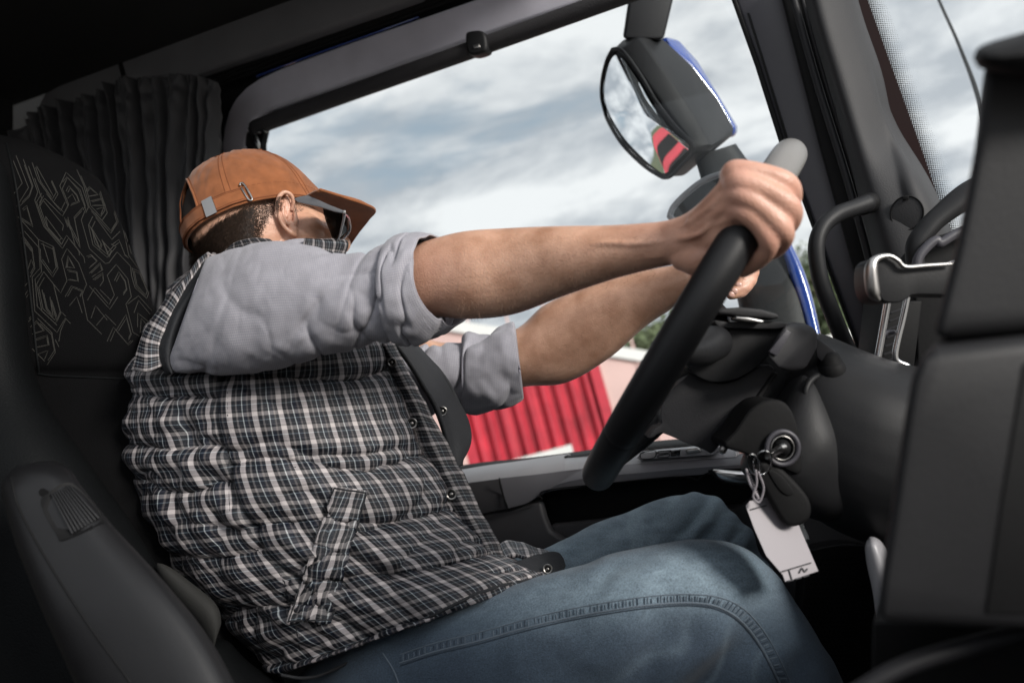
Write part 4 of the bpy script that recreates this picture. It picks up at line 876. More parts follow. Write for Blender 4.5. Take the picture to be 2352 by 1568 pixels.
# stalk
hp = [P(u, v, d) for u, v, d in ((1756, 812, .83), (1806, 744, .84), (1812, 738, .86), (1850, 742, .86), (1876, 760, .86), (1876, 800, .87), (1850, 846, .87), (1812, 856, .86), (1790, 850, .83), (1870, 752, .90), (1880, 790, .90), (1830, 850, .90))]
stalk = mk('stalk_head', hull(hp, .005), col, PLASTIC_SOFT, sharp=35)
mk('stalk_window', cplate([(1766, 808), (1806, 756), (1818, 764), (1784, 818)], .828, .004, .001), stalk, PLASTIC_MID)
BASE[stalk.name] = BASE[col.name]
mk('stalk_neck', hull([P(u, v, d) for u, v, d in ((1868, 770, .875), (1884, 778, .88), (1925, 812, .885), (1932, 845, .89), (1905, 850, .89), (1876, 820, .88), (1868, 790, .91), (1925, 830, .93))], .003), col, PLASTIC_SOFT, sharp=30)
V, Fq = tube([P(1905, 830, .89), P(1910, 862, .895), P(1902, 905, .93)], [.013, .018, .022], 18, 30); mk('stalk_boot', mesh(V, Fq), col, RUBBER)
V, Fq = tube([P(1896+46*math.cos(a), 905+46*math.sin(a), .895+.02*math.cos(a)) for a in np.linspace(0, 6.283, 30, endpoint=False)], .0035, 10, 60, closed=True); mk('boot_ring', mesh(V, Fq), col, PLASTIC)
# metal strip on the lower shroud
V, Fq = tube([P(1660, 1034, .875), P(1684, 990, .875), P(1708, 950, .875)], .0042, 10, 20); mk('metal_strip', mesh(V, Fq), col, SATIN)
for k, (r, m, nme, rr) in enumerate(((36, PLASTIC_MID, 'ignition_ring', .0028), (26, SATIN, 'lock_ring', .0009))):
    pts = [hit(lbv, 1796+r*math.cos(a), 1028+r*1.05*math.sin(a), .002, .87) for a in np.linspace(0, 6.283, 26, endpoint=False)]
    V, Fq = tube(pts, rr, 10, 70, closed=True); mk(nme, mesh(V, Fq), col, m)
ic = hit(lbv, 1796, 1028, 0, .87); tn = (CAM-ic).normalized()
V, Fq = tube([ic-tn*.006, ic+tn*.003], .009, 20, 6); mk('lock_barrel', mesh(V, Fq), col, RUBBER)
# ================================================================ KEYS
key = thing('key_fob', 'black key fob hanging from the ignition by metal rings', 'key', P(1800, 1130, .84))
fb = smooth_outline([(1732, 1078), (1740, 1062), (1768, 1060), (1800, 1078), (1850, 1130), (1866, 1166), (1858, 1196), (1830, 1210), (1806, 1206), (1786, 1180), (1752, 1120)], 4)
mk('fob', cplate(fb, .842, .012, .005), key, RUBBER)
mk('fob_button', cplate(smooth_outline([(1764, 1080), (1790, 1088), (1822, 1126), (1812, 1138), (1790, 1124)], 4), .8405, .003, .001), key, RUBBER)
def ring(cu_, cv_, ru, rv, d, tilt, r, m, parent, nme):
    pts = [P(cu_+ru*math.cos(a)*math.cos(tilt)-rv*math.sin(a)*math.sin(tilt), cv_+ru*math.cos(a)*math.sin(tilt)+rv*math.sin(a)*math.cos(tilt), d+.006*math.sin(a)) for a in np.linspace(0, 6.283, 24, endpoint=False)]
    V, Fq = tube(pts, r, 8, 60, closed=True); mk(nme, mesh(V, Fq), parent, m)
ring(1752, 1062, 20, 28, .835, .3, .0009, CHROME, key, 'key_ring'); ring(1732, 1066, 13, 24, .832, -.3, .0009, CHROME, key, 'key_ring')
V, Fq = tube([ic+tn*.012, ic+tn*.02, P(1764, 1048, .84)], .004, 10, 12); mk('key_blade', mesh(V, Fq), key, SATIN)
tag = thing('key_tag', 'white paper tag in clear sleeve hanging from the key ring', 'tag', P(1790, 1240, .84))
tp = plane3((1715, 1160, .85), (1800, 1335, .83), (1880, 1300, .85))
T_ = [(1714, 1156), (1726, 1150), (1752, 1146), (1806, 1210), (1874, 1302), (1878, 1310), (1808, 1330), (1770, 1270), (1720, 1170)]
mk('tag_card', cplate([(1713, 1162), (1722, 1150), (1756, 1144), (1800, 1128), (1834, 1203), (1880, 1311), (1804, 1336), (1798, 1320), (1760, 1276), (1734, 1218)], 0, .0012, .0003, slope=tp), tag, WHITE, smooth=False)
mk('tag_sleeve', cplate([(1768, 1132), (1808, 1130), (1846, 1205), (1892, 1312), (1870, 1322), (1806, 1337), (1800, 1300)], 0, .0006, 0, slope=lambda u, v: tp(u, v)+.004), tag, GLASS, smooth=False)
mb = MB()
for a, b, c, e in ((1724, 1170, 1760, 1160), (1796, 1312, 1862, 1292), (1812, 1308, 1818, 1328), (1808, 1334, 1822, 1331), (1828, 1329, 1840, 1326), (1846, 1324, 1858, 1320)):
    V, Fq = tube([P(a, b, tp(a, b)-.001), P(c, e, tp(c, e)-.001)], .0008, 6, 8); mk('print', mesh(V, Fq), tag, INK)
mb = MB(); V, Fq = tube([P(u, v, tp(u, v)-.001) for u, v in ((1836, 1314), (1842, 1304), (1848, 1312), (1854, 1306))], .0009, 6, 16); mb.add(V, Fq)
mb.build('print', tag, INK)
V, Fq = tube([P(1736, 1080, .834), P(1738, 1110, .836), P(1730, 1140, .838), P(1744, 1152, .84), P(1754, 1120, .838), P(1742, 1084, .834)], .0012, 8, 50); mk('tag_cord', mesh(V, Fq), tag, WHITE)
mb = MB()
for a in range(12):
    V, Fq = tube([P(1718+a*2, 1090+a*5, .84), P(1722+a*2, 1088+a*5, .84)], .0008, 5, 4); mb.add(V, Fq)
V, Fq = tube([P(1714, 1078, .84), P(1722, 1108, .84), P(1740, 1140, .84)], .0014, 8, 20); mb.add(V, Fq); mb.build('tag_strap', tag, WHITE)
# aerial outside the windscreen
ae = thing('aerial', 'thin black aerial rod outside the windscreen', 'aerial', P(2290, 420, 2.0))
V, Fq = tube([P(2130, -60, 2.0), P(2165, 20, 2.0), P(2205, 110, 2.0), P(2250, 235, 2.0), P(2290, 420, 2.0)], [.0035, .0035, .004, .006, .008], 8, 40); mk('rod', mesh(V, Fq), ae, RUBBER)
V, Fq = tube([P(2286, 400, 2.0), P(2292, 430, 2.0)], .014, 10); mk('rod_base', mesh(V, Fq), ae, RUBBER)
# ================================================================ PERSON
man = thing('person', 'driver in rust cap, plaid vest and jeans gripping the wheel and looking out', 'person', P(900, 1500, 1.05))
B_ = MB()
def bl_(st, nr=30, ns=40, **k):
    V, Fq, UV = loft(st, nr, ns, **k); B_.add(V, Fq)
def bt(pts, r, nr=16, **k):
    V, Fq = tube(pts, r, nr, **k); B_.add(V, Fq)
# head frame
Fc_ = Vector((.81, .20, -.55)).normalized(); Fh = WD(Fc_); Uh = Vector((-.25, .92, -.30)); Uh = (Uh-Fc_*Uh.dot(Fc_)).normalized(); Uh = WD(Uh); Rh = Fh.cross(Uh)
HC = P(604, 528, 1.22)
def H(f, r, u): return HC+Fh*f+Rh*r+Uh*u
def hel(f, r, u, a, b, c):
    V, Fq = ell(H(f, r, u), Fh*a, Rh*b, Uh*c); B_.add(V, Fq)
hel(-.008, 0, .012, .098, .077, .10)
hel(.030, 0, -.035, .070, .066, .085)      # face
hel(.045, 0, -.085, .045, .045, .045)      # chin
hel(.035, .045, -.035, .040, .028, .032)   # cheek bone
hel(.035, -.045, -.035, .040, .028, .032)
hel(.02, .045, -.075, .045, .022, .035)   # jaw
bt([H(.088, 0, .0), H(.105, 0, -.022), H(.117, 0, -.042), H(.100, 0, -.048)], [.010, .012, .013, .012])   # nose
hel(.097, .011, -.044, .012, .009, .008); hel(.097, -.011, -.044, .012, .009, .008)
hel(.092, 0, -.070, .012, .025, .006); hel(.090, 0, -.080, .012, .022, .007)     # lips
hel(.078, 0, .012, .022, .055, .012)       # brow
for s in (1, -1): hel(.075, .031*s, -.010, .014, .014, .011)                # eyes under the lids
bt([H(-.03, 0, -.04), H(-.045, .0, -.11), H(-.06, .0, -.17)], [.060, .058, .070], 24)   # neck
# torso core under the clothes
bl_([(480, 640, 700, 600, 1.20, .09), (430, 760, 830, 700, 1.17, .10), (350, 960, 850, 950, 1.165, .11), (390, 1150, 930, 1080, 1.16, .11), (560, 1380, 1050, 1260, 1.12, .12), (800, 1560, 1150, 1400, 1.10, .12)], 36, 50, taper=(6, 6))
# right arm: upper arm inside the sleeve, forearm
bl_([(520, 620, 480, 800, 1.03, .05), (700, 600, 690, 800, 1.0, .05), (880, 590, 900, 760, .975, .045), (970, 556, 985, 728, .955, .044), (1060, 532, 1075, 733, .935, .046), (1160, 524, 1180, 722, .915, .046), (1280, 519, 1300, 678, .875, .041), (1400, 517, 1410, 641, .838, .034), (1480, 512, 1500, 618, .812, .029), (1540, 505, 1555, 608, .793, .026), (1600, 476, 1612, 602, .768, .020)], 36, 90, taper=(6, 10))
# left arm
bl_([(900, 760, 930, 930, 1.30, .04), (1060, 790, 1070, 920, 1.27, .045), (1180, 758, 1200, 889, 1.245, .044), (1250, 700, 1300, 879, 1.23, .045), (1340, 660, 1400, 822, 1.205, .041), (1440, 628, 1480, 752, 1.18, .035), (1520, 613, 1545, 708, 1.155, .03), (1590, 604, 1600, 668, 1.13, .026)], 36, 80, taper=(6, 3))
# right hand
bl_([(1490, 512, 1505, 612, .809, .024), (1536, 505, 1548, 608, .792, .025), (1575, 490, 1590, 608, .778, .024), (1610, 462, 1630, 602, .760, .022), (1648, 424, 1664, 584, .744, .019), (1686, 392, 1704, 556, .731, .016), (1706, 398, 1726, 546, .730, .013)], 36, 50, taper=(3, 6))
rimd = .80
FING = [ # MCP, PIP, DIP, tip (u, v, d) and radii
    [(1678, 402, 0.723), (1694, 396, 0.716), (1755, 402, 0.710), (1806, 424, 0.712), (1818, 456, 0.728), (1800, 488, 0.751), (1772, 500, 0.763)],
    [(1680, 424, 0.720), (1702, 420, 0.710), (1758, 438, 0.705), (1810, 474, 0.705), (1816, 506, 0.723), (1796, 530, 0.748), (1768, 538, 0.760)],
    [(1680, 455, 0.720), (1703, 450, 0.710), (1750, 480, 0.705), (1794, 524, 0.705), (1797, 552, 0.721), (1774, 576, 0.743), (1748, 578, 0.754)],
    [(1682, 484, 0.722), (1706, 486, 0.713), (1738, 512, 0.708), (1764, 548, 0.708), (1762, 576, 0.716), (1738, 602, 0.730), (1708, 622, 0.743)]]
FR = [[.0105, .0118, .0100, .0108, .0094, .0088, .0078], [.0105, .0120, .0102, .0110, .0096, .0089, .0078], [.0105, .0116, .0098, .0106, .0092, .0085, .0076], [.0098, .0108, .0088, .0095, .0083, .0077, .0068]]
for f, r in zip(FING, FR):
    bt([P(*p) for p in f], r, 18, ns=44)
# tendons fanning over the back of the hand
for (a, b) in (((1585, 500, .757), (1690, 398, .713)), ((1590, 515, .754), (1698, 424, .708)), ((1592, 530, .754), (1698, 454, .708)), ((1594, 548, .758), (1700, 488, .712))):
    bt([P(*a), P((a[0]+b[0])/2, (a[1]+b[1])/2, (a[2]+b[2])/2-.002), P(*b)], [.0035, .0045, .0065], 10)
bt([P(1590, 560, .79), P(1635, 530, .80), P(1690, 460, .815), P(1740, 425, .83), P(1772, 415, .835)], [.017, .018, .014, .0115, .009], 18)  # thumb, behind the rim
bt([P(1570, 594, .777), P(1610, 594, .764), P(1660, 568, .748)], [.013, .017, .013], 16)    # heel of the hand
for L_ in ([(1300, 575, .833), (1380, 560, .812), (1460, 560, .790), (1540, 552, .770), (1600, 540, .742), (1650, 500, .722)], [(1545, 535, .769), (1600, 500, .745), (1640, 470, .726), (1672, 440, .716)], [(1420, 600, .806), (1500, 590, .786), (1560, 575, .766)]):
    bt([P(q[0], q[1], q[2]+.0012+(.004 if k_ in (0, len(L_)-1) else 0)) for k_, q in enumerate(L_)], [.0012]+[.0026]*(len(L_)-2)+[.0012], 10)
# left hand, on the far side of the rim
bl_([(1585, 604, 1600, 668, 1.13, .026), (1630, 596, 1640, 680, 1.115, .025), (1675, 590, 1685, 672, 1.10, .02), (1705, 590, 1712, 660, 1.09, .016)], 30, 30, taper=(3, 5))
LF = [[(1690, 600, 1.085), (1720, 612, 1.075), (1728, 628, 1.06), (1706, 640, 1.05)], [(1690, 615, 1.085), (1718, 630, 1.07), (1722, 645, 1.055), (1698, 655, 1.048)], [(1688, 630, 1.085), (1712, 646, 1.065), (1712, 658, 1.05), (1688, 668, 1.045)], [(1686, 645, 1.085), (1704, 658, 1.065), (1702, 668, 1.05), (1680, 676, 1.045)]]
for f in LF: bt([P(*p) for p in f], [.010, .0095, .009, .0075], 14, ns=28)
bt([P(1625, 610, 1.09), P(1660, 590, 1.06), P(1700, 570, 1.04)], [.014, .012, .009], 14)
# legs inside the jeans
bl_([(900, 1440, 820, 1720, 1.08, .09), (1200, 1380, 1150, 1720, 1.02, .08), (1500, 1290, 1460, 1640, .98, .07), (1700, 1320, 1560, 1600, .95, .06), (1860, 1620, 1680, 1720, .95, .05), (1980, 1950, 1780, 2000, .97, .045)], 30, 50, taper=(5, 5))
bl_([(900, 1400, 900, 1640, 1.2, .07), (1300, 1270, 1300, 1480, 1.22, .06), (1560, 1170, 1540, 1400, 1.22, .06), (1690, 1240, 1580, 1420, 1.21, .055), (1790, 1440, 1650, 1560, 1.2, .05), (1880, 1700, 1740, 1800, 1.2, .045)], 30, 50, taper=(5, 5))
body = remesh(B_, .0019, 5, .5)
# ear, finely modelled, grafted on the same mesh
E_ = MB()
hb0 = bvh_of(body)
z1 = lambda x, y: (367.5+.2344*x, 303.2+.2344*y)
earc = hit(hb0, *z1(1235, 800), 0, 1.13); ed = -( -WD((0, 0, 0)) ).length
ed0 = (RW.transposed() @ (earc-CAM)).z*-1
def EP(x, y, h): u, v = z1(x, y); return P(u, v, ed0-.004-h-(1305-x)/170*.010)
def et(L_, r, **k):
    V, Fq = tube([EP(*p) for p in L_], r, 14, **k); E_.add(V, Fq)
# helix
et([(1290, 760, .004), (1305, 690, .007), (1285, 620, .009), (1225, 590, .010), (1175, 625, .010), (1152, 700, .009), (1160, 790, .008), (1190, 880, .008), (1235, 945, .008), (1285, 985, .008), (1315, 1005, .006)], [.0022, .0028, .0030, .0030, .0032, .0032, .0030, .0030, .0032, .0040, .0036], ns=60)
# antihelix
et([(1225, 680, .002), (1205, 740, .005), (1205, 800, .006), (1222, 860, .006), (1262, 900, .006), (1300, 890, .004)], [.0018, .0026, .0030, .0030, .0030, .0024], ns=40)
et([(1250, 660, .001), (1262, 720, .002), (1252, 790, .003), (1235, 830, .004)], .0022, ns=24)
# tragus and front root
et([(1325, 830, .004), (1330, 870, .005), (1318, 915, .004)], [.0030, .0042, .0034], ns=20)
et([(1300, 700, .004), (1318, 770, .001), (1330, 840, .001)], .003, ns=20)
et([(1275, 880, .004), (1300, 905, .005)], .003, ns=8)
et([(1290, 930, .005), (1320, 960, .005), (1328, 1005, .003)], [.005, .0052, .004], ns=16)
et([(1230, 640, -.004), (1225, 760, -.004), (1260, 880, -.004), (1300, 960, -.001)], [.006, .009, .008, .006], ns=20)
et([(1200, 700, -.003), (1190, 800, -.001), (1230, 900, .0), (1290, 960, .001)], [.006, .005, .005, .005], ns=20)
et([(1250, 700, -.012), (1260, 800, -.014), (1290, 900, -.012)], [.010, .012, .010], ns=12)
ear = remesh(E_, .0007, 5, .5)
allm = MB().addmesh(body).addmesh(ear)
KN = [P(*f[1]) for f in FING]+[P(*f[3]) for f in FING]+[P(*f[2]) for f in LF]; EARC = EP(1230, 780, 0); CHK = H(.03, .06, -.05); NCK = H(-.05, .06, -.06); ELB = P(985, 640, .92); HND = P(1700, 500, .74)
bme = allm.me()
at = bme.attributes.new('flush', 'FLOAT', 'POINT'); vals = np.zeros(len(bme.vertices), dtype=np.float32)
for i, v in enumerate(bme.vertices):
    p = v.co; x = 0.0
    for k in KN: x += .38*math.exp(-((p-k).length/.011)**2)
    x += .40*math.exp(-((p-EARC).length/.024)**2)+.22*math.exp(-((p-NCK).length/.05)**2)+.15*math.exp(-((p-CHK).length/.03)**2)
    x += .38/(1+math.exp(((p-HND).length-.105)/.018))
    x += .30*math.exp(-((p-ELB).length/.05)**2)
    vals[i] = min(.75, max(0, x))
at.data.foreach_set('value', vals)
man_body = mk('body', bme, man, SKIN, sharp=0)
hbv = bvh_of(bme, BASE[man.name])
# finger nails of the far hand
for f in LF[1:]:
    p = P(f[3][0], f[3][1], f[3][2]-.0075); V, Fq = ell(p, WD((.0042, -.0018, 0)), WD((.0014, .0035, 0)), WD((0, 0, .0012)), 8)
    MB().add(V, Fq).build('finger_nail', man_body, mat('nail', (.55, .33, .27), .25))
# hair: short dark strands around the back of the head below the cap, sideburn
def poly_in(x, y, poly):
    c = False; j = len(poly)-1
    for i in range(len(poly)):
        if (poly[i][1] > y) != (poly[j][1] > y) and x < (poly[j][0]-poly[i][0])*(y-poly[i][1])/(poly[j][1]-poly[i][1])+poly[i][0]: c = not c
        j = i
    return c
hm = MB(); R = random.Random(8)
hp_ = [(440, 600), (440, 560), (470, 540), (500, 512), (560, 480), (610, 462), (645, 452), (648, 478), (622, 493), (606, 520), (594, 552), (585, 590), (500, 640), (460, 640)]
rt = (R.random() for _ in iter(int, 1))
cnt = 0
while cnt < 26000:
    u, v = R.uniform(436, 655), R.uniform(450, 635)
    if not poly_in(u+R.gauss(0, 4), v+R.gauss(0, 4), hp_): continue
    p = hit(hbv, u, v, -.0005, 1.2); cnt += 1
    nrm = (p-H(-.01, 0, 0)).normalized(); dr = (-Uh*.8-Fh*.35+nrm*.35+Vector((R.gauss(0, .15), R.gauss(0, .15), R.gauss(0, .15)))).normalized()
    fade = min(1, max(.25, (606-u)/60)); ln_ = R.uniform(.004, .009)*fade; s = dr.cross(nrm).normalized()*.00032
    hm.add([p-s, p+s, p+dr*ln_*.6+nrm*.0008+s*.7, p+dr*ln_*.6+nrm*.0008-s*.7, p+dr*ln_], [(0, 1, 2, 3), (3, 2, 4)])
# sideburn in front of the ear and temple
for k in range(220):
    u, v = R.uniform(676, 700), R.uniform(468, 492)
    if (u-676)+(v-468)*.3 > 24: continue
    p = hit(hbv, u, v, 0, 1.15); dr = (-Uh+Vector((R.gauss(0, .2), R.gauss(0, .2), R.gauss(0, .2)))).normalized(); s = dr.cross((CAM-p).normalized()).normalized()*.00018
    hm.add([p-s, p+s, p+dr*R.uniform(.002, .004)], [(0, 1, 2)])
for k in range(220):
    u, v = R.uniform(686, 768), R.uniform(500, 566)
    p = hit(hbv, u, v, 0, 9)
    if (p-CAM).length > 2: continue
    nrm = (p-H(0, 0, -.03)).normalized(); dr = (-Uh*.7+nrm*.5+Vector((R.gauss(0, .2), R.gauss(0, .2), R.gauss(0, .2)))).normalized(); q = dr.cross((CAM-p).normalized()).normalized()*.00013
    hm.add([p-q, p+q, p+dr*R.uniform(.0008, .0018)], [(0, 1, 2)])
hv = hm.build('hair', man, HAIR, smooth=False)
# scalp under the cap opening: hair shell
V, Fq = ell(H(-.010, 0, .015), Fh*.1015, Rh*.0800, Uh*.103, 24)
V2 = []; keep = []
bmh = bmesh.new(); bmh.from_mesh(mesh(V, Fq))
for v in list(bmh.verts):
    q = v.co-HC
    if q.dot(Uh) < .012 or q.dot(Fh) > .0: bmh.verts.remove(v)
    else: v.co += (v.co-H(0, 0, 0)).normalized()*nz(*(v.co*90))*.0015
me = bpy.data.meshes.new('m'); bmh.to_mesh(me); bmh.free(); mk('hair_shell', me, hv, mat('cropped_hair', (.022, .015, .012), .85, bump=1, bscale=700, bdist=.003), sharp=0)
# forearm hairs
fh = MB()
for k in range(1300):
    if R.random() < .5: t = R.random(); u = 1050+t*460; v = R.uniform(640, 745)-t*110
    else: t = R.random(); u = 1200+t*330; v = R.uniform(830, 895)-t*170
    p = hit(hbv, u, v, 0, -1)
    if (p-CAM).length > 1.5 or (p-P(u, v, -1)).length < 1e-4: continue
    h_ = hbv.find_nearest(p); nrm = h_[1]
    dr = (nrm*.9+WD((.6, -.3, 0))+Vector((R.gauss(0, .3), R.gauss(0, .3), R.gauss(0, .3)))).normalized(); L0 = R.uniform(.005, .010); s = dr.cross((CAM-p).normalized()).normalized()*.00011
    fh.add([p-s, p+s, p+dr*L0], [(0, 1, 2)])
fh.build('arm_hair', man, mat('arm_hair_brown', (.24, .14, .09), .5), smooth=False, kind='stuff')
# ---------------------------------------------------------------- cap
cap_l = 'worn rust orange cap with rear strap and metal buckle'
def dome(th, ph):
    """th round the head (0 front, pi/2 right side), ph 0 rim .. pi/2 top"""
    a, b, c = .114, .090, .128
    cp = math.cos(ph)**.82; sp = math.sin(ph)**.95 if ph > 0 else 0
    f = math.cos(th)*a*cp; r = math.sin(th)*b*cp; u = sp*c
    if math.cos(th) > 0: f *= 1-.10*sp; 
    f -= .006*sp
    # panel crowns and soft dents
    w = .0016*abs(math.sin(3*th+.0))**.6
    k = 1+w*8*sp*cp*.5+.020*math.sin(th*5+ph*3)*math.exp(-((ph-.35)/.35)**2)*max(0, math.cos(th-.7))+.009*nz(math.cos(th)*11, math.sin(th)*11, ph*7)+.012*nz(math.cos(th)*2.3+5, math.sin(th)*2.3, ph*2.2)*(.3+sp)+.006*nz(math.cos(th)*6+5, math.sin(th)*6, ph*5)
    return H(f*k, r*k, u*k - .002 + .004*math.sin(th)**2*(1-sp))
NT, NP = 240, 60
capb = MB(); V = []; Fq = []
for i in range(NP+1):
    for j in range(NT): V.append(dome(2*math.pi*j/NT, math.pi/2*i/NP))
def open_(j, i):
    th = 2*math.pi*(j+.5)/NT; d = abs(th-math.pi); ph = math.pi/2*(i+.5)/NP
    return ph > .16 and d < .56 and ph < .16+.66*math.sqrt(max(0, 1-(d/.56)**2))
for i in range(NP):
    for j in range(NT):
        if not open_(j, i): Fq.append((i*NT+j, i*NT+(j+1) % NT, (i+1)*NT+(j+1) % NT, (i+1)*NT+j))
capb.add(V, Fq)
capb.f = [f[::-1] for f in capb.f]
capo = capb.build('cap', man, [CAPM, CAPIN], sharp=0, label=cap_l)
s = capo.modifiers.new('thickness', 'SOLIDIFY'); s.thickness = .0022; s.offset = -1; s.material_offset = 1; s.material_offset_rim = 0
def onc(th, ph, o=.0006): p = dome(th, ph); return p+(p-H(0, 0, .03)).normalized()*o
st_ = MB()
for k in range(6):
    th = math.pi/6+k*math.pi/3 if False else k*math.pi/3
    for dth in (-.035, .035):
        V, Fq = tube([onc(th+dth, ph, .0002) for ph in np.linspace(.03, 1.45, 30)], .0006, 6, 60); st_.add(V, Fq)
    V, Fq = tube([onc(th, ph, -.0006) for ph in np.linspace(.03, 1.50, 30)], .0006, 6, 60); st_.add(V, Fq)
V, Fq = tube([onc(th, .025, 0) for th in np.linspace(0, 2*math.pi, 120, endpoint=False)], .0012, 6, 200, closed=True); st_.add(V, Fq)
for k in range(90):   # dashed stitching above the sweatband
    a = 2*math.pi*k/90
    if abs(a-math.pi) < .5: continue
    V, Fq = tube([onc(a, .19, 0), onc(a+.04, .19, 0)], .0004, 5, 4); st_.add(V, Fq)
BASE[capo.name] = BASE[man.name]
st_.build('stitching', capo, CAPD)
V, Fq = tube([onc(math.pi+.56*math.cos(a), .16+.66*math.sin(a), .0004) for a in np.linspace(0, math.pi, 40)], .0022, 10, 80); mk('opening_edge', mesh(V, Fq), capo, CAPM)
V, Fq = tube([onc(math.pi+.56*math.cos(a)*1.06, .16+.70*math.sin(a), .0006) for a in np.linspace(0, math.pi, 40)], .0005, 6, 80); mk('edge_stitch', mesh(V, Fq), capo, CAPD)
# eyelets
for th, ph in ((math.pi/2+.15+.5, 1.02), (math.pi/2-.45, 1.05), (math.pi/2+1.6, 1.0)):
    c = onc(th, ph, .0006); n = (c-H(0, 0, .03)).normalized(); e1 = n.orthogonal().normalized(); e2 = n.cross(e1)
    V, Fq = tube([c+e1*.0026*math.cos(a)+e2*.0026*math.sin(a) for a in np.linspace(0, 6.283, 16, endpoint=False)], .0008, 6, 30, closed=True); mk('eyelet', mesh(V, Fq), capo, CAPD)
# strap over the lower back right of the cap with slider and keeper loop
def strap(t0, t1, p0, p1, hw, o, nme, m, n=30):
    V = []
    for k in range(n+1):
        t = k/n; th = t0+(t1-t0)*t; ph = p0+(p1-p0)*t
        for q in (-1, 1):
            a = onc(th, ph+q*hw, o); V.append(a)
        for q in (1, -1):
            a = onc(th, ph+q*hw, o+.0018); V.append(a)
    Fc = []
    for k in range(n):
        for j in range(4): Fc.append((k*4+j, k*4+(j+1) % 4, k*4+4+(j+1) % 4, k*4+4+j))
    Fc += [(3, 2, 1, 0), (n*4, n*4+1, n*4+2, n*4+3)]
    return mk(nme, mesh(V, Fc), capo, m, sharp=50)
strap(math.pi*1.16, math.pi*.60, .10, .105, .075, .0008, 'strap', CAPM)
mb = MB()
for q in (-.075, .075, -.058, .058):
    V, Fq = tube([onc(math.pi*(1.16-.56*t), .10+.005*t+q, .0026) for t in np.linspace(0, 1, 40)], .0005 if abs(q) < .07 else .0009, 6, 80); mb.add(V, Fq)
mb.build('strap_edge', capo, CAPD)
strap(math.pi*.785, math.pi*.735, .105, .105, .095, .0030, 'slider_buckle', SATIN, 8)
e = []
for a in np.linspace(0, 2*math.pi, 24, endpoint=False):
    x = math.pi*.60+.028*math.copysign(abs(math.cos(a))**.5, math.cos(a)); y = .125+.115*math.copysign(abs(math.sin(a))**.6, math.sin(a)); e.append(onc(x+.05*(y-.125)/.1*.3, y, .0032))
V, Fq = tube(e[3:]+e[:2], .0013, 10, 90); mk('strap_ring', mesh(V, Fq), capo, SATIN)
# brim
rows = [[(704, 450, 1.13), (732, 466, 1.16), (758, 484, 1.20), (772, 508, 1.25), (770, 535, 1.29), (760, 566, 1.32)],
        [(724, 440, 1.104), (772, 449, 1.115), (824, 466, 1.15), (820, 498, 1.215), (800, 536, 1.275), (778, 572, 1.315)],
        [(736, 436, 1.100), (790, 453, 1.110), (858, 479, 1.145), (846, 503, 1.215), (822, 534, 1.275), (796, 572, 1.32)]]
V, Fq, UV = sheet(rows, 24, 60); br = MB().add(V, Fq, 0, UV).build('brim', capo, CAPM, solid=.0034, sharp=0)
ed_ = [P(*q) for q in rows[2]]; V, Fq = tube(ed_, .0022, 8, 60); mk('brim_edge', mesh(V, Fq), capo, CAPM)
# ---------------------------------------------------------------- sunglasses
sgp = thing('x', 'x', 'x', (0, 0, 0)); bpy.data.objects.remove(sgp)
tmpl = plane3((676, 456, 1.118), (790, 487, 1.105), (700, 600, 1.2))
glx = mk('sunglasses', cplate([(674, 456), (688, 451), (706, 448), (724, 455), (756, 470), (792, 484), (791, 491), (770, 487), (735, 476), (702, 469), (684, 465)], 0, .0035, .001, slope=lambda u, v: 1.118-(u-676)*.00014), man, FRAMEGREY, label='dark plastic sunglasses under the cap brim')
BASE[glx.name] = BASE[man.name]
V, Fq = tube([P(u, v, d) for u, v, d in ((791, 487, 1.103), (790, 500, 1.108), (785, 522, 1.116), (779, 543, 1.124), (771, 560, 1.13))], [.0032, .0028, .0024, .0022, .002], 12, 40, flat=.6); mk('front_frame', mesh(V, Fq), glx, FRAMEGREY)
V, Fq = tube([P(u, v, d) for u, v, d in ((788, 488, 1.106), (800, 500, 1.16), (802, 530, 1.20), (782, 556, 1.18))], .0022, 10, 40); mk('bridge_frame', mesh(V, Fq), glx, FRAMEGREY)
mk('lens', mesh([P(742, 478, 1.135), P(788, 489, 1.108), P(785, 520, 1.114), P(776, 546, 1.122), P(768, 560, 1.13), P(758, 530, 1.135), P(748, 505, 1.138)], [(0, 1, 2, 3, 4, 5, 6)]), glx, LENS, smooth=False, solid=.001)
mk('lens', mesh([P(788, 490, 1.109), P(798, 502, 1.16), P(798, 530, 1.19), P(776, 556, 1.17), P(768, 558, 1.13), P(779, 540, 1.122), P(785, 520, 1.115)], [(0, 1, 2, 3, 4, 5, 6)]), glx, LENS, smooth=False, solid=.001)
mk('hinge', cplate([(788, 482), (794, 484), (793, 492), (787, 490)], 1.100, .004, .0008), glx, SATIN)
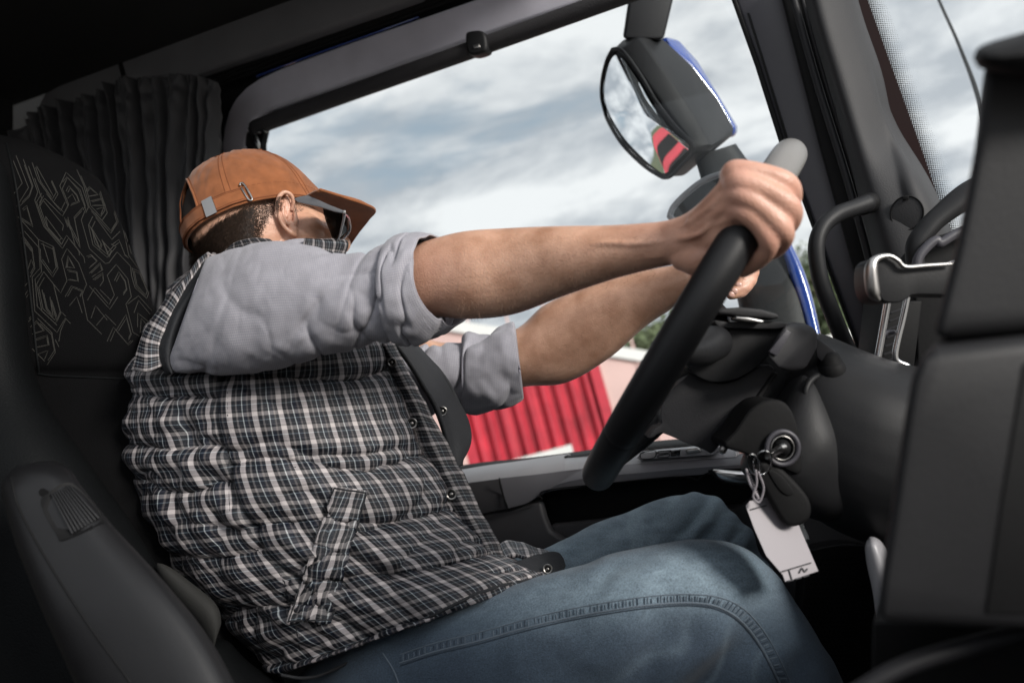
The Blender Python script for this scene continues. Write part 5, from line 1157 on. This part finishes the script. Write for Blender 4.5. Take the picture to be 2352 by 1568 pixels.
# ---------------------------------------------------------------- shirt
CIv = RW.transposed()
def wr(p, f=18, s=0.0): return nz(p.x*f+s, p.y*f, p.z*f)
def sl_disp(s, a, p):
    # diagonal drag folds from the armpit, tighter near the cuff
    x = s*9+math.cos((a)*2*math.pi)*1.4+nz(s*3, a*3, 1)*2.2
    fold = math.sin(x*1.7)*.5+math.sin(x*3.1+1.3)*.3
    env = .25+.75*min(1, max(0, (s-.45)/.3))
    if s > .86: env *= .45
    q = CIv @ (p-CAM); uu = CX-q.x/q.z*F; vv = CY+q.y/q.z*F
    an = math.atan2(850-vv, uu-640+1e-3); rad = math.hypot(uu-640, vv-850)
    rid = lambda t, sh: (1-abs(math.sin(t)))**sh
    drag = rid(an*3.0+nz(rad*.006, an*2, 4)*1.3, 4)*math.exp(-((rad-190)/120)**2)
    drag2 = rid((uu*.030-vv*.012)+nz(uu*.006, vv*.01, 7)*2.4, 3.2)*math.exp(-((vv-770)/75)**2)*min(1, max(0, (uu-600)/90))
    up = rid((vv*.06+uu*.012)+nz(uu*.005, vv*.01, 2)*1.6, 3)*math.exp(-(((uu-850)/110)**2+((vv-600)/50)**2))
    el = rid((uu*.045+vv*.012)+nz(uu*.008, vv*.008, 5)*1.5, 3.5)*math.exp(-((uu-850)/60)**2)
    d = fold*.0022*env+wr(p, 24, 3)*.0025+wr(p, 60, 9)*.0012-.0045*drag-.0065*drag2-.0065*up-.0055*el+.0015*abs(wr(p, 14, 5))-.0010*max(0, 1-abs(wr(p, 30, 8))*7)**1.5
    if s > .845: d += .0035
    if abs(s-.845) < .008: d -= .002
    g = (s-.22)/.012
    return d - .0015*math.exp(-g*g)
st = [(470, 600, 386, 830, 1.045, .035), (484, 590, 388, 856, 1.035, .055), (560, 566, 470, 860, 1.015, .072), (640, 557, 575, 855, 1.0, .075), (720, 568, 680, 836, .985, .073), (800, 582, 775, 808, .972, .070), (862, 563, 855, 794, .965, .066), (905, 556, 925, 784, .96, .066, 0, -25), (930, 549, 965, 780, .957, .064, 0, -35), (980, 545, 1015, 755, .950, .060, 0, -45)]
V, Fq, UV = loft(st, 110, 190, disp=sl_disp, taper=(10, 0)); Fq = Fq[:-220]+[f for i, f in enumerate(Fq[-220:]) if i % 2 == 0]; UV = UV[:-220]+[f for i, f in enumerate(UV[-220:]) if i % 2 == 0]
shirt = MB().add(V, Fq, 0, UV).build('shirt', man, SHIRT, solid=.0016, sharp=0, label='light grey fine-check shirt with rolled sleeves')
sbv = BVHTree.FromPolygons([Vector(v) for v in V], Fq)
# rolled cuff as its own band
def cuff_disp(s, a, p):
    e = .0035*math.sin(math.pi*min(1, s*1.02))**.5
    return e-.006*(1-abs(math.sin(s*5+a*11+nz(a*6, s*3)*2)))**3+.004*nz(a*16, s*2, 3)+wr(p, 45, 2)*.003
st = [(898, 556, 915, 790, .958, .068, 0, -38), (926, 548, 950, 786, .956, .067, 0, -48), (958, 543, 992, 774, .951, .065, 0, -56), (991, 539, 1042, 748, .946, .060, 0, -62)]
V, Fq, UV = loft(st, 110, 60, disp=cuff_disp); Fq = Fq[:-220]; UV = UV[:-220]
cf = MB().add(V, Fq, 0, UV).build('rolled_cuff', shirt, SHIRT, solid=.0022, sharp=0); cbv2 = BVHTree.FromPolygons([Vector(v) for v in V], Fq)
mb = MB(); seam(mb, cbv2, [(976, 545), (948, 610), (940, 668), (964, 722), (1020, 750)], .0008, .0003)
mb.build('cuff_edge', shirt, SHIRT)
for dx_ in (-9, -34): 
    mb_ = MB(); seam(mb_, cbv2, [(982+dx_, 552), (948+dx_, 610), (940+dx_, 668), (964+dx_, 722), (1010+dx_, 756)], .0005 if dx_ == -9 else .0009, .0002); mb_.build('cuff_stitch', shirt, SHIRTST)
# button tab folds on the cuff
mb = MB()
for L_ in ([(905, 735), (925, 742), (950, 722), (942, 700), (928, 716)], [(860, 700), (892, 745), (930, 752)], [(905, 600), (880, 660), (884, 720)]): seam(mb, cbv2 if L_[0][0] > 900 else sbv, L_, .0009, .0004)
for L_ in ([(640, 672), (700, 678), (760, 682), (800, 684)],): seam(mb, sbv, L_, .0007, .0002)
for o in (0, 6):
    seam(mb, sbv, [(455+o, 640), (436+o, 700), (432+o, 760), (445+o, 800-o*.4), (480, 832-o), (530, 846-o), (600, 846-o), (650, 836-o)], .0004, .0002)
mb.build('seam', shirt, SHIRTST)
# left sleeve
def sl2(s, a, p): return -.010*(1-abs(math.sin(s*6+a*8+nz(a*4, s*4)*2)))**2.5+wr(p, 30, 5)*.006
st = [(880, 790, 900, 960, 1.27, .055), (945, 800, 960, 950, 1.262, .062), (1000, 786, 1020, 950, 1.256, .064), (1066, 784, 1070, 938, 1.25, .062)]
V, Fq, UV = loft(st, 90, 70, disp=sl2, taper=(6, 0)); ls = MB().add(V, Fq, 0, UV).build('far_sleeve', shirt, SHIRT, sharp=0)
def cf2(s, a, p): return .004*max(0, math.sin(math.pi*s))**.4-.008*(1-abs(math.sin(s*5+a*5+nz(a*5, s*2)*1.6)))**3+wr(p, 30, 6)*.005+wr(p, 70, 6)*.002
st = [(1062, 778, 1060, 938, 1.25, .066), (1075, 768, 1068, 942, 1.25, .070), (1110, 772, 1110, 940, 1.245, .071), (1150, 758, 1155, 934, 1.24, .070), (1176, 748, 1196, 914, 1.238, .066), (1182, 752, 1200, 905, 1.238, .062)]
V, Fq, UV = loft(st, 90, 70, disp=cf2); Fq = Fq[:-180]; UV = UV[:-180]; MB().add(V, Fq, 0, UV).build('far_cuff', shirt, SHIRT, solid=.003, sharp=0)
mb = MB(); fbv = BVHTree.FromPolygons([Vector(v) for v in V], Fq)
seam(mb, fbv, [(1114, 772), (1110, 830), (1108, 880), (1112, 940)], .0009, .0002); seam(mb, fbv, [(1150, 760), (1138, 800), (1150, 860), (1175, 925)], .0009, .0002); mb.build('cuff_fold', shirt, SHIRTST)
# ---------------------------------------------------------------- vest
BK = [.29, .39, .515, .60, .735, .86, 1.0]; FRN = [.22, .355, .56, .685, .82, 1.0]
def vest_disp(s, a, p):
    side = a*2-.0    # a: 0 hidden side .. .25 back edge? .5 camera .. ; back edge is cos=+1
    ph = 2*math.pi*a-math.pi/2; x = math.cos(ph)     # +1 back edge, -1 front edge
    back = x > .30
    sm = (BK if back else FRN)
    sh = s+.012*math.sin(x*5+1)+(.05*(x-.3)+.02*nz(x*3, s*4, 2) if back else .020*nz(x*2.2, s*3))
    lo = 0.0
    for q in sm:
        if sh < q: hi = q; break
        lo = q
    else: hi = 1.02
    t = (sh-lo)/max(.01, hi-lo); t = min(1, max(0, t)); puff = math.sin(math.pi*t)**.55
    d = ((.013 if back else .018)*puff-.007)*(1-.45*max(0, abs(x)-.6)/.4)
    pk = (1-puff)
    d += .0075*nz(x*11+lo*31, t*1.4+x*2, lo*7)*(.25+pk)+.0050*nz(x*27+lo*17, t*2.0, 4)*(pk+.12)
    d += .012*wr(p, 7, 2)-.007*max(0, 1-abs(wr(p, 11, 7))*8)**1.5-.003*max(0, 1-abs(wr(p, 27, 11))*6)**1.5*(.3+pk)+.002*wr(p, 45, 1)
    if back: d += .010*nz(x*5+s*18, s*8-x*8, 3)
    d += .010*math.exp(-((x+.05)/.3)**2)*math.exp(-((s-.78)/.12)**2)*math.sin((x*1.2+s*2.4)*17+nz(x*4, s*5)*3)
    d -= .009*math.exp(-((x-.30)/.012)**2)*(1 if sin_ok(ph) else 0)
    return d
def sin_ok(ph): return math.sin(ph) > 0
st = [(474, 598, 700, 590, 1.16, .09), (405, 655, 800, 640, 1.155, .11), (346, 740, 858, 715, 1.15, .115), (308, 822, 886, 788, 1.148, .118), (297, 900, 912, 860, 1.145, .125), (296, 985, 932, 948, 1.14, .13), (304, 1075, 975, 1040, 1.135, .135), (340, 1180, 1022, 1128, 1.13, .135), (398, 1285, 1080, 1212, 1.12, .135), (485, 1385, 1150, 1268, 1.105, .135), (565, 1470, 1205, 1300, 1.09, .135), (632, 1552, 1262, 1322, 1.075, .135)]
V, Fq, UV = loft(st, 230, 260, disp=vest_disp, taper=(8, 0)); Fq = Fq[:-460]; UV = UV[:-460]
vest = MB().add(V, Fq, 0, UV).build('vest', man, PLAID, solid=.003, sharp=0, label='quilted black and white plaid body warmer')
vbv = BVHTree.FromPolygons([Vector(v) for v in V], Fq)
BASE[vest.name] = BASE[man.name]
# hem piping, side seam
mb = MB()
seam(mb, vbv, [(640, 1548), (700, 1556), (760, 1540), (900, 1468), (1000, 1408), (1120, 1354), (1240, 1326)], .0022, .001, dflt=1.0)
mb.build('hem', vest, LINING)
mb = MB(); seam(mb, vbv, [(523, 880), (524, 960), (526, 1060), (528, 1160), (540, 1225), (600, 1270), (650, 1330), (672, 1400), (690, 1490)], .0015, .0002)
for L_ in ([(312, 930), (400, 925), (470, 905), (520, 885)], [(305, 1030), (380, 1070), (450, 1060), (520, 1075)], [(345, 1160), (400, 1110), (460, 1085), (522, 1072)], [(530, 880), (620, 868), (760, 868), (880, 872), (930, 930)], [(530, 1075), (640, 1072), (760, 1076), (900, 1080), (985, 1090)], [(700, 1210), (840, 1180), (940, 1200), (1060, 1215)], [(410, 1290), (480, 1260), (560, 1240), (600, 1250)]):
    seam(mb, vbv, L_, .0009, -.0002)
mb.build('quilting_seam', vest, LINING)
# slanted welt pocket
def patch(bv, poly4, o, nu=14, nv=40, amp=.0015):
    """strip laid on a surface: four corners in view, lifted o"""
    V = []; a, b, c, d_ = poly4
    for i in range(nu+1):
        for j in range(nv+1):
            s, t = i/nu, j/nv; u = (a[0]*(1-s)+b[0]*s)*(1-t)+(d_[0]*(1-s)+c[0]*s)*t; v = (a[1]*(1-s)+b[1]*s)*(1-t)+(d_[1]*(1-s)+c[1]*s)*t
            V.append(hit(bv, u, v, o, 1.0))
    for it in range(60):
        W_ = list(V)
        for i in range(nu+1):
            for j in range(nv+1):
                nb_ = [W_[a*(nv+1)+b] for a, b in ((i-1, j), (i+1, j), (i, j-1), (i, j+1)) if 0 <= a <= nu and 0 <= b <= nv]
                m_ = sum(nb_, Vector())/len(nb_); vd_ = (W_[i*(nv+1)+j]-CAM).normalized(); V[i*(nv+1)+j] = W_[i*(nv+1)+j]+vd_*((m_-W_[i*(nv+1)+j]).dot(vd_))
    for i in range(nu+1):
        for j in range(nv+1): V[i*(nv+1)+j] = V[i*(nv+1)+j]+(CAM-V[i*(nv+1)+j]).normalized()*(.003*math.sin(math.pi*i/nu)+.002*nz(i*.2, j*.25)+.004)
    Fc = []; UV = []; lu = (V[0]-V[-(nv+1)]).length; lv = (V[0]-V[nv]).length
    for i in range(nu):
        for j in range(nv):
            Fc.append((i*(nv+1)+j, (i+1)*(nv+1)+j, (i+1)*(nv+1)+j+1, i*(nv+1)+j+1)); U = lambda p, q: (p/nu*lu, q/nv*lv)
            UV.append([U(i, j), U(i+1, j), U(i+1, j+1), U(i, j+1)])
    return V, Fc, UV
V, Fq, UV = patch(vbv, [(768, 1118), (842, 1128), (760, 1425), (660, 1430)], .005); MB().add(V, Fq, 0, UV).build('pocket_welt', vest, PLAID, solid=.004, sharp=0)
mb = MB()
wbv = BVHTree.FromPolygons([Vector(v) for v in V], Fq)
for L_ in ([(769, 1121), (728, 1230), (692, 1340), (663, 1427)], [(839, 1131), (815, 1230), (785, 1340), (759, 1422)], [(770, 1121), (838, 1131)], [(664, 1426), (758, 1422)]): seam(mb, wbv, L_, .0013, .0015, n=60)
mb.build('pocket_seam', vest, LINING)
# front placket strip with snaps
rows = [[(868, 788, 1.10), (905, 868, 1.095), (938, 940, 1.095), (968, 1020, 1.09), (1010, 1100, 1.085), (1050, 1180, 1.075), (1090, 1250, 1.065), (1105, 1290, 1.06)],
        [(884, 788, 1.090), (925, 868, 1.085), (962, 940, 1.085), (996, 1020, 1.080), (1036, 1100, 1.075), (1078, 1180, 1.065), (1118, 1250, 1.055), (1136, 1290, 1.05)],
        [(902, 788, 1.110), (945, 868, 1.105), (988, 950, 1.105), (1026, 1020, 1.10), (1068, 1100, 1.095), (1108, 1180, 1.085), (1146, 1250, 1.07), (1160, 1290, 1.065)]]
V, Fq, UV = sheet(rows, 30, 120, lambda a, b, p: .0015*math.sin(a*60+nz(a*9)*5)*.6+.003*wr(p, 25)); pl = MB().add(V, Fq, 0, UV).build('placket', vest, PLAIDDK, solid=.004, sharp=0)
plb = BVHTree.FromPolygons([Vector(v) for v in V], Fq)
mb = MB(); seam(mb, plb, [(880, 800), (918, 872), (952, 946), (984, 1022), (1026, 1102), (1066, 1182), (1104, 1250)], .0007, .0004); seam(mb, plb, [(898, 792), (938, 868), (980, 950), (1018, 1020), (1060, 1100), (1100, 1180), (1140, 1252)], .0007, .0004); mb.build('placket_stitch', vest, LINING)
# the open far front: dark lining turned towards us
rows = [[(905, 788, 1.13), (960, 870, 1.125), (1010, 960, 1.125), (1040, 1050, 1.12), (1050, 1075, 1.12)],
        [(930, 786, 1.15), (990, 868, 1.15), (1035, 945, 1.15), (1054, 1015, 1.14), (1052, 1068, 1.13)],
        [(944, 790, 1.18), (1010, 850, 1.18), (1056, 930, 1.18), (1076, 1005, 1.17), (1050, 1062, 1.14)]]
V, Fq, UV = sheet(rows, 30, 70, lambda a, b, p: .003*wr(p, 22)+.0025*math.sin(a*6+b*3)); MB().add(V, Fq, 0, UV).build('lining_flap', vest, LINING, solid=.008, sharp=0)
V, Fq = tube([P(*q) for q in rows[2]], .0022, 8, 50); mk('flap_edge', mesh(V, Fq), vest, LINING)
def snap(p, r, nme='snap_button'):
    n = (CAM-p).normalized(); e1 = n.orthogonal().normalized(); e2 = n.cross(e1); mb = MB()
    V, Fq = tube([p+e1*r*math.cos(a)+e2*r*math.sin(a)+n*.001 for a in np.linspace(0, 6.283, 18, endpoint=False)], r*.25, 8, 36, closed=True); mb.add(V, Fq)
    V, Fq = ell(p+n*.0005, e1*r*.45, e2*r*.45, n*.0014, 8); mb.add(V, Fq)
    V, Fq = ell(p, e1*r*.9, e2*r*.9, n*.0005, 8); mb.add(V, Fq, 1)
    return mb.build(nme, vest, [mat('gunmetal', (.22, .21, .20), .3, 1.0), RUBBER])
for u, v in ((946, 972), (1040, 1133)): snap(hit(plb, u, v, .003, 1.08), .0062)
snap(P(1016, 944, 1.128), .0058); snap(P(900, 832, 1.075), .005)
# arm hole: dark edge between plaid and shirt
rows = [[(480, 590, 1.13), (432, 645, 1.09), (392, 710, 1.06), (366, 780, 1.04), (364, 830, 1.03), (386, 862, 1.02)],
        [(486, 594, 1.10), (448, 650, 1.055), (410, 715, 1.03), (388, 780, 1.015), (384, 830, 1.01), (394, 858, 1.01)],
        [(494, 604, 1.10), (462, 662, 1.06), (426, 722, 1.04), (404, 785, 1.03), (398, 830, 1.02), (402, 852, 1.015)]]
V, Fq, UV = sheet(rows, 16, 60, lambda a, b, p: .002*wr(p, 30)); MB().add(V, Fq, 0, UV).build('armhole_lining', vest, LINING, solid=.003, sharp=0)
rows = [[(496, 576, 1.15), (440, 628, 1.12), (380, 690, 1.08), (330, 770, 1.05), (304, 850, 1.03)],
        [(488, 584, 1.13), (446, 636, 1.09), (398, 700, 1.055), (352, 780, 1.035), (345, 856, 1.02)],
        [(482, 592, 1.12), (440, 648, 1.075), (404, 710, 1.045), (372, 785, 1.03), (372, 840, 1.02)]]
V, Fq, UV = sheet(rows, 26, 70, lambda a, b, p: .004*wr(p, 22)+.006*math.sin(b*math.pi)); UV = [[(b, a) for a, b in f] for f in UV]; UV = [[(y, x) for x, y in f] for f in UV]
MB().add(V, Fq, 0, UV).build('shoulder_edge', vest, PLAID, solid=.003, sharp=0)
# collars at the neck
rows = [[(700, 553, 1.10), (740, 552, 1.115), (794, 554, 1.16)], [(690, 572, 1.08), (745, 574, 1.10), (795, 580, 1.15)], [(670, 600, 1.07), (750, 604, 1.09), (792, 610, 1.15)]]
V, Fq, UV = sheet(rows, 20, 50, lambda a, b, p: .002*wr(p, 40)+.003*math.sin(b*9)); MB().add(V, Fq, 0, UV).build('vest_collar', vest, PLAIDDK, solid=.006, sharp=0)
rows = [[(478, 592, 1.19), (520, 566, 1.15), (570, 552, 1.11), (620, 552, 1.09)], [(470, 604, 1.18), (520, 582, 1.13), (580, 566, 1.08), (640, 566, 1.06)]]
V, Fq, UV = sheet(rows, 12, 50, lambda a, b, p: .002*wr(p, 40)); MB().add(V, Fq, 0, UV).build('vest_collar', vest, PLAIDDK, solid=.006, sharp=0)
rows = [[(640, 560, 1.10), (668, 552, 1.105), (700, 550, 1.115), (735, 560, 1.13)], [(640, 580, 1.07), (680, 578, 1.08), (720, 576, 1.10), (750, 576, 1.12)]]
V, Fq, UV = sheet(rows, 12, 40); MB().add(V, Fq, 0, UV).build('shirt_collar', shirt, SHIRT, solid=.003, sharp=0)
# lower far flap lying on the thigh
rows = [[(1140, 1262, 1.10), (1160, 1246, 1.12), (1200, 1248, 1.14), (1240, 1262, 1.15), (1262, 1270, 1.15)], [(1150, 1290, 1.07), (1180, 1278, 1.07), (1215, 1280, 1.09), (1245, 1276, 1.12), (1270, 1272, 1.14)]]
V, Fq, UV = sheet(rows, 24, 40, lambda a, b, p: .004*wr(p, 40)); MB().add(V, Fq, 0, UV).build('lower_flap', vest, PLAID, solid=.005, sharp=0)
rows = [[(1160, 1300, 1.05), (1200, 1288, 1.06), (1240, 1274, 1.09), (1278, 1270, 1.11), (1292, 1284, 1.11)], [(1150, 1312, 1.04), (1200, 1308, 1.04), (1246, 1318, 1.05), (1284, 1318, 1.08), (1296, 1302, 1.10)]]
V, Fq, UV = sheet(rows, 24, 40, lambda a, b, p: .003*wr(p, 40)); MB().add(V, Fq, 0, UV).build('lower_flap_lining', vest, LINING, solid=.006, sharp=0)
snap(P(1258, 1306, 1.045), .0052)
# ---------------------------------------------------------------- jeans
J = MB()
def jl(st, **k):
    V, Fq, UV = loft(st, 60, 80, **k); J.add(V, Fq)
jl([(700, 1460, 600, 1760, 1.12, .12), (860, 1420, 760, 1800, 1.08, .125), (1020, 1388, 940, 1820, 1.04, .12), (1180, 1345, 1120, 1820, 1.01, .112), (1300, 1312, 1260, 1800, .99, .104), (1420, 1272, 1380, 1770, .97, .098), (1530, 1247, 1480, 1740, .955, .092), (1630, 1238, 1540, 1710, .945, .088), (1715, 1260, 1580, 1700, .94, .085), (1785, 1318, 1600, 1715, .94, .083), (1845, 1410, 1625, 1745, .94, .08), (1905, 1510, 1660, 1790, .945, .078), (1960, 1620, 1710, 1860, .95, .075), (2040, 1800, 1800, 1980, .96, .07)], taper=(8, 3))
jl([(900, 1330, 900, 1640, 1.22, .09), (1150, 1290, 1150, 1560, 1.225, .085), (1290, 1246, 1290, 1520, 1.23, .08), (1400, 1192, 1390, 1490, 1.23, .078), (1500, 1147, 1480, 1470, 1.225, .075), (1585, 1130, 1530, 1450, 1.22, .074), (1650, 1146, 1560, 1450, 1.215, .072), (1700, 1188, 1580, 1460, 1.21, .07), (1742, 1256, 1610, 1490, 1.205, .068), (1800, 1370, 1660, 1560, 1.2, .064), (1880, 1560, 1740, 1700, 1.2, .06)], taper=(8, 3))
jm = remesh(J, .0032, 6)
jm.calc_loop_triangles()
nv = [v.normal.copy() for v in jm.vertices]
KNE = P(1690, 1360, .87); KNL = P(1620, 1200, 1.15); HIP = P(1040, 1420, .95)
CI = RW.transposed()
for v, n in zip(jm.vertices, nv):
    q = CI @ (v.co-CAM); d = -q.z; u = CX+q.x/d*F; w = CY-q.y/d*F
    far = d > 1.12
    if far:
        k = math.exp(-(((u-1620)/110)**2+((w-1230)/90)**2))
        x = (u-1500)*.045+(w-1130)*.03*1.0; e = math.sin(x*2.0+nz(u*.01, w*.008)*3)*.0045*k
        e += .003*math.sin((u-1290)*.03+(w-1200)*.05+nz(u*.01, w*.01, 3)*3)
    else:
        kb = math.exp(-(((u-1600)/170)**2+((w-1520)/110)**2))
        e = math.sin(((u-1540)*.9+(w-1500)*.75)*.034+nz(u*.006, w*.006, 2)*2.6)*.0085*kb
        kh = math.exp(-(((u-1080)/260)**2+((w-1400)/90)**2)); e += math.sin((w-1300)*.05+(u-900)*.016+nz(u*.008, w*.01, 8)*3)*.0035*kh
        kt = math.exp(-(((u-1330)/200)**2+((w-1300)/50)**2)); e += math.sin((u-1300)*.035+(w-1300)*.07+nz(u*.01, 2, 8)*2)*.003*kt
    v.co += n*(e+.0035*nz(*(v.co*11))+.0012*nz(*(v.co*38)))
jbv = bvh_of(jm)
fa = jm.attributes.new('fade', 'FLOAT', 'POINT'); fv = np.zeros(len(jm.vertices), dtype=np.float32)  # worn fade plus light painted into the thigh tops and knee folds
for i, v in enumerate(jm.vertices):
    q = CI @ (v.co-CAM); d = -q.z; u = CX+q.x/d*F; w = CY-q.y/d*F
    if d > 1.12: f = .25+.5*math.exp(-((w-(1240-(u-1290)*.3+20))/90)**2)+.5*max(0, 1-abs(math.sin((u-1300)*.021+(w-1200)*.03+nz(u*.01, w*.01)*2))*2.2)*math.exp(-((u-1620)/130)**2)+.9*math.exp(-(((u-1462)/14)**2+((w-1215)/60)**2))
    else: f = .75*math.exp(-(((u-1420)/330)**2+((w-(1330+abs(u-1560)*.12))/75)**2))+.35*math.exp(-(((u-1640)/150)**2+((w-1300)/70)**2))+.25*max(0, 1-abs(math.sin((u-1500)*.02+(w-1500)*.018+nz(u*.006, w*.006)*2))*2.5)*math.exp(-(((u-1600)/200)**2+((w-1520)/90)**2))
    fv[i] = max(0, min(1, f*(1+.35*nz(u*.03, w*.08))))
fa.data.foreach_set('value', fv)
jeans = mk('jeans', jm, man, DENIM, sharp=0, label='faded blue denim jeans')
BASE[jeans.name] = BASE[man.name]
mb = MB()
SE = [(920, 1522), (1000, 1496), (1100, 1472), (1200, 1444), (1300, 1420), (1400, 1402), (1500, 1388), (1590, 1384), (1650, 1394), (1700, 1424), (1745, 1480), (1790, 1568), (1820, 1640)]
SE2 = [(a, b-20) for a, b in SE[:8]]+[(1662, 1374), (1718, 1406), (1768, 1470), (1816, 1568), (1846, 1640)]
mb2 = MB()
seam(mb, jbv, SE, .0013, .0005, dflt=.95); 
qa = crom(SE, 150); qb = crom(SE2, 150)
for k in range(0, 150):
    a, b = qa[k], qb[k]
    if R.random() < .12: continue
    t0 = .18+R.uniform(0, .1); t1 = R.uniform(.65, .9)
    p = [hit(jbv, a[0]+(b[0]-a[0])*t, a[1]+(b[1]-a[1])*t, .0006, .95) for t in (t0, (t0+t1)/2, t1)]
    V, Fq = tube(p, .0006, 6, 6); (mb if k % 2 else mb2).add(V, Fq)
seam(mb, jbv, SE2, .0007, .0004, dflt=.95)
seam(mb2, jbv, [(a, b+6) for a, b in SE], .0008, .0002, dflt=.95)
mb.build('side_seam', jeans, DENIMSEAM); mb2.build('side_seam_dark', jeans, DENIMDK)  # darker threads between the pale ones, dark line along the seam
mb = MB(); seam(mb, jbv, [(880, 1500), (905, 1540), (920, 1580)], .001, .0004, dflt=1.0); mb.build('pocket_seam', jeans, DENIMSEAM)
